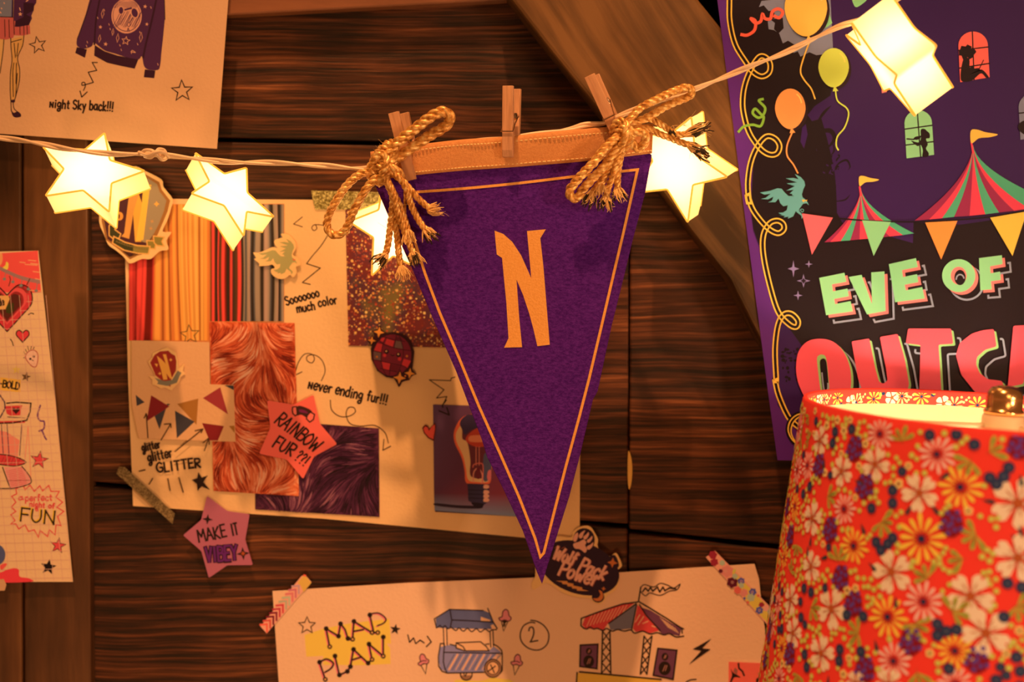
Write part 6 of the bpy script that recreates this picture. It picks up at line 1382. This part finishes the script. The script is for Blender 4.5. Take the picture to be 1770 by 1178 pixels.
def scatter(kind, n, r0, r1, tries=14):
    for _ in range(n * tries):
        if n <= 0: return
        th = rs.uniform(-PI, PI); z = rs.uniform(-HT + .008, -.003); r = rs.uniform(r0, r1); x = th * RT
        if all((x - a) ** 2 + (z - b) ** 2 > (r * .9 + c) ** 2 for a, b, c in occ if abs(z - b) < .05): kind(th, z, r); occ.append((x, z, r * .85)); n -= 1
k0 = len(occ)
scatter(white, 60, 72 * PX, 84 * PX); scatter(lambda a, b, c: daisy(a, b, c, OR), 40, 66 * PX, 88 * PX); scatter(lambda a, b, c: daisy(a, b, c, PK), 34, 60 * PX, 76 * PX)
scatter(grapes, 60, 36 * PX, 42 * PX); scatter(leaves, 110, 45 * PX, 62 * PX); scatter(berry, 200, 17 * PX, 20 * PX); scatter(tiny, 340, 14 * PX, 20 * PX); scatter(lambda a, b, c: dot(a, b, c, OL, 1, cc=ob(205, 172, 66)), 2600, 10 * PX, 13 * PX, 8)
lmk('floral_print', SV, SF, M['shade'], shade, smooth=True, cols=SC_, kind='stuff')
# the same print on the folded-in rim
SV2 = []; SF2 = []; SC2 = []
def rim_poly(th, z, pts, col, k):
    n = len(SV2)
    r = RT - .0036 - .0003 - k * 3e-6
    for a, b in [(sum(p[0] for p in pts) / len(pts), sum(p[1] for p in pts) / len(pts))] + pts:
        zz = max(-.0103, min(-.0012, z - b)); SV2.append((r * math.cos(th + a / r), r * math.sin(th + a / r), zz)); SC2.append(col)
    for i in range(len(pts)): SF2.append((n, n + 1 + i, n + 1 + (i + 1) % len(pts)))
for i in range(95):
    th = -PI + 2 * PI * (i + rs.random() * .5) / 95; z = rs.uniform(-.011, -.002); kind = i % 5; r = .0075
    if kind in (0, 3):
        for k in range(9): rim_poly(th, z, petal(r * .2, r, r * .13, k * .7 + i), YL if kind == 0 else OR, k + i % 3 * 20)
        rim_poly(th, z, [(r * .18 * math.cos(k), r * .18 * math.sin(k)) for k in range(6)], NV, 62)
    elif kind == 1:
        for k in range(5): rim_poly(th, z, petal(r * .1, r * .85, r * .35, k * 1.26 + i), WH, k)
        rim_poly(th, z, [(r * .22 * math.cos(k), r * .22 * math.sin(k)) for k in range(6)], WC, 50)
    elif kind == 2: rim_poly(th, z, [(.0022 * math.cos(k), .002 * math.sin(k)) for k in range(6)], NV, 30); rim_poly(th + .02, z + .002, petal(0, .005, .0015, i), OL, 31)
    else:
        for k in range(4): rim_poly(th + .014 * k, -.003 - .002 * (k % 3), [(.0011 * math.cos(j), .0011 * math.sin(j)) for j in range(6)], YL, 20 + k)
lmk('rim_print', SV2, SF2, M['shade'], shade, cols=SC2, kind='stuff')
# spider, socket top, finial
M['brass'] = plain('brass', (.98, .60, .28), .22, 1); M['white_metal'] = plain('cream_enamel', (.86, .70, .52), .4)
SZ = -.010
g = MB()
for k in range(3):
    a = math.radians(186) + k * 2 * PI / 3; r1 = RT - .004; dx, dy = math.cos(a), math.sin(a)
    g.tube([Vector((dx * .008, dy * .008, SZ)), Vector((dx * r1 * .6, dy * r1 * .6, SZ)), Vector((dx * r1, dy * r1, SZ - .001))], .0017, 8)
lmk('spider', g.v, g.f, M['white_metal'])
vs, fs = lathe([(.0001, SZ - .012), (.0125, SZ - .012), (.0145, SZ - .010), (.0148, SZ + .006), (.0138, SZ + .008), (.0001, SZ + .008)], 40); lmk('spider_hub', vs, fs, M['white_metal'])
vs, fs = lathe([(.0001, SZ + .008), (.0132, SZ + .008), (.0142, SZ + .010), (.0132, SZ + .012), (.0125, SZ + .0125), (.0128, SZ + .020), (.0122, SZ + .024), (.0095, SZ + .0275), (.005, SZ + .029), (.0001, SZ + .0294)], 48); lmk('finial', vs, fs, M['brass'], label='shiny brass cap on top of the lamp')
gs = MB()
for k in range(8): a = k * PI / 4; gs.tube([Vector((.0155 * math.cos(a + b), .0155 * math.sin(a + b), SZ - .013 + .003 * math.sin(b * 8))) for b in [PI / 4 * j / 8 for j in range(9)]], .0012, 6)
lmk('collar_ring', gs.v, gs.f, M['brass'])
vs, fs = lathe([(.0001, SZ - .016), (.011, SZ - .016), (.012, SZ - .030), (.0001, SZ - .030)], 24); lmk('harp_saddle', vs, fs, M['brass'])
vs, fs = lathe([(.005, SZ - .03), (.005, SZ - .045)], 12); lmk('harp_stem', vs, fs, M['brass'])
# bulb, stem and base
mb_, nt_, bs_2 = newmat('lit_bulb'); bs_2.inputs['Emission Color'].default_value = (1, .66, .34, 1); bs_2.inputs['Emission Strength'].default_value = 105
BZ = -.085
vs, fs = lathe([(.0001, BZ + .022), (.010, BZ + .020), (.018, BZ + .010), (.020, BZ), (.016, BZ - .014), (.011, BZ - .026), (.011, BZ - .036)], 24); lmk('bulb', vs, fs, mb_)
vs, fs = lathe([(.014, BZ - .036), (.016, BZ - .04), (.016, BZ - .075), (.006, BZ - .08), (.006, -.30), (.03, -.32), (.055, -.38), (.05, -.46), (.07, -.50), (.07, -.512), (.0001, -.512)], 40); lmk('stem', vs, fs, M['brass'])
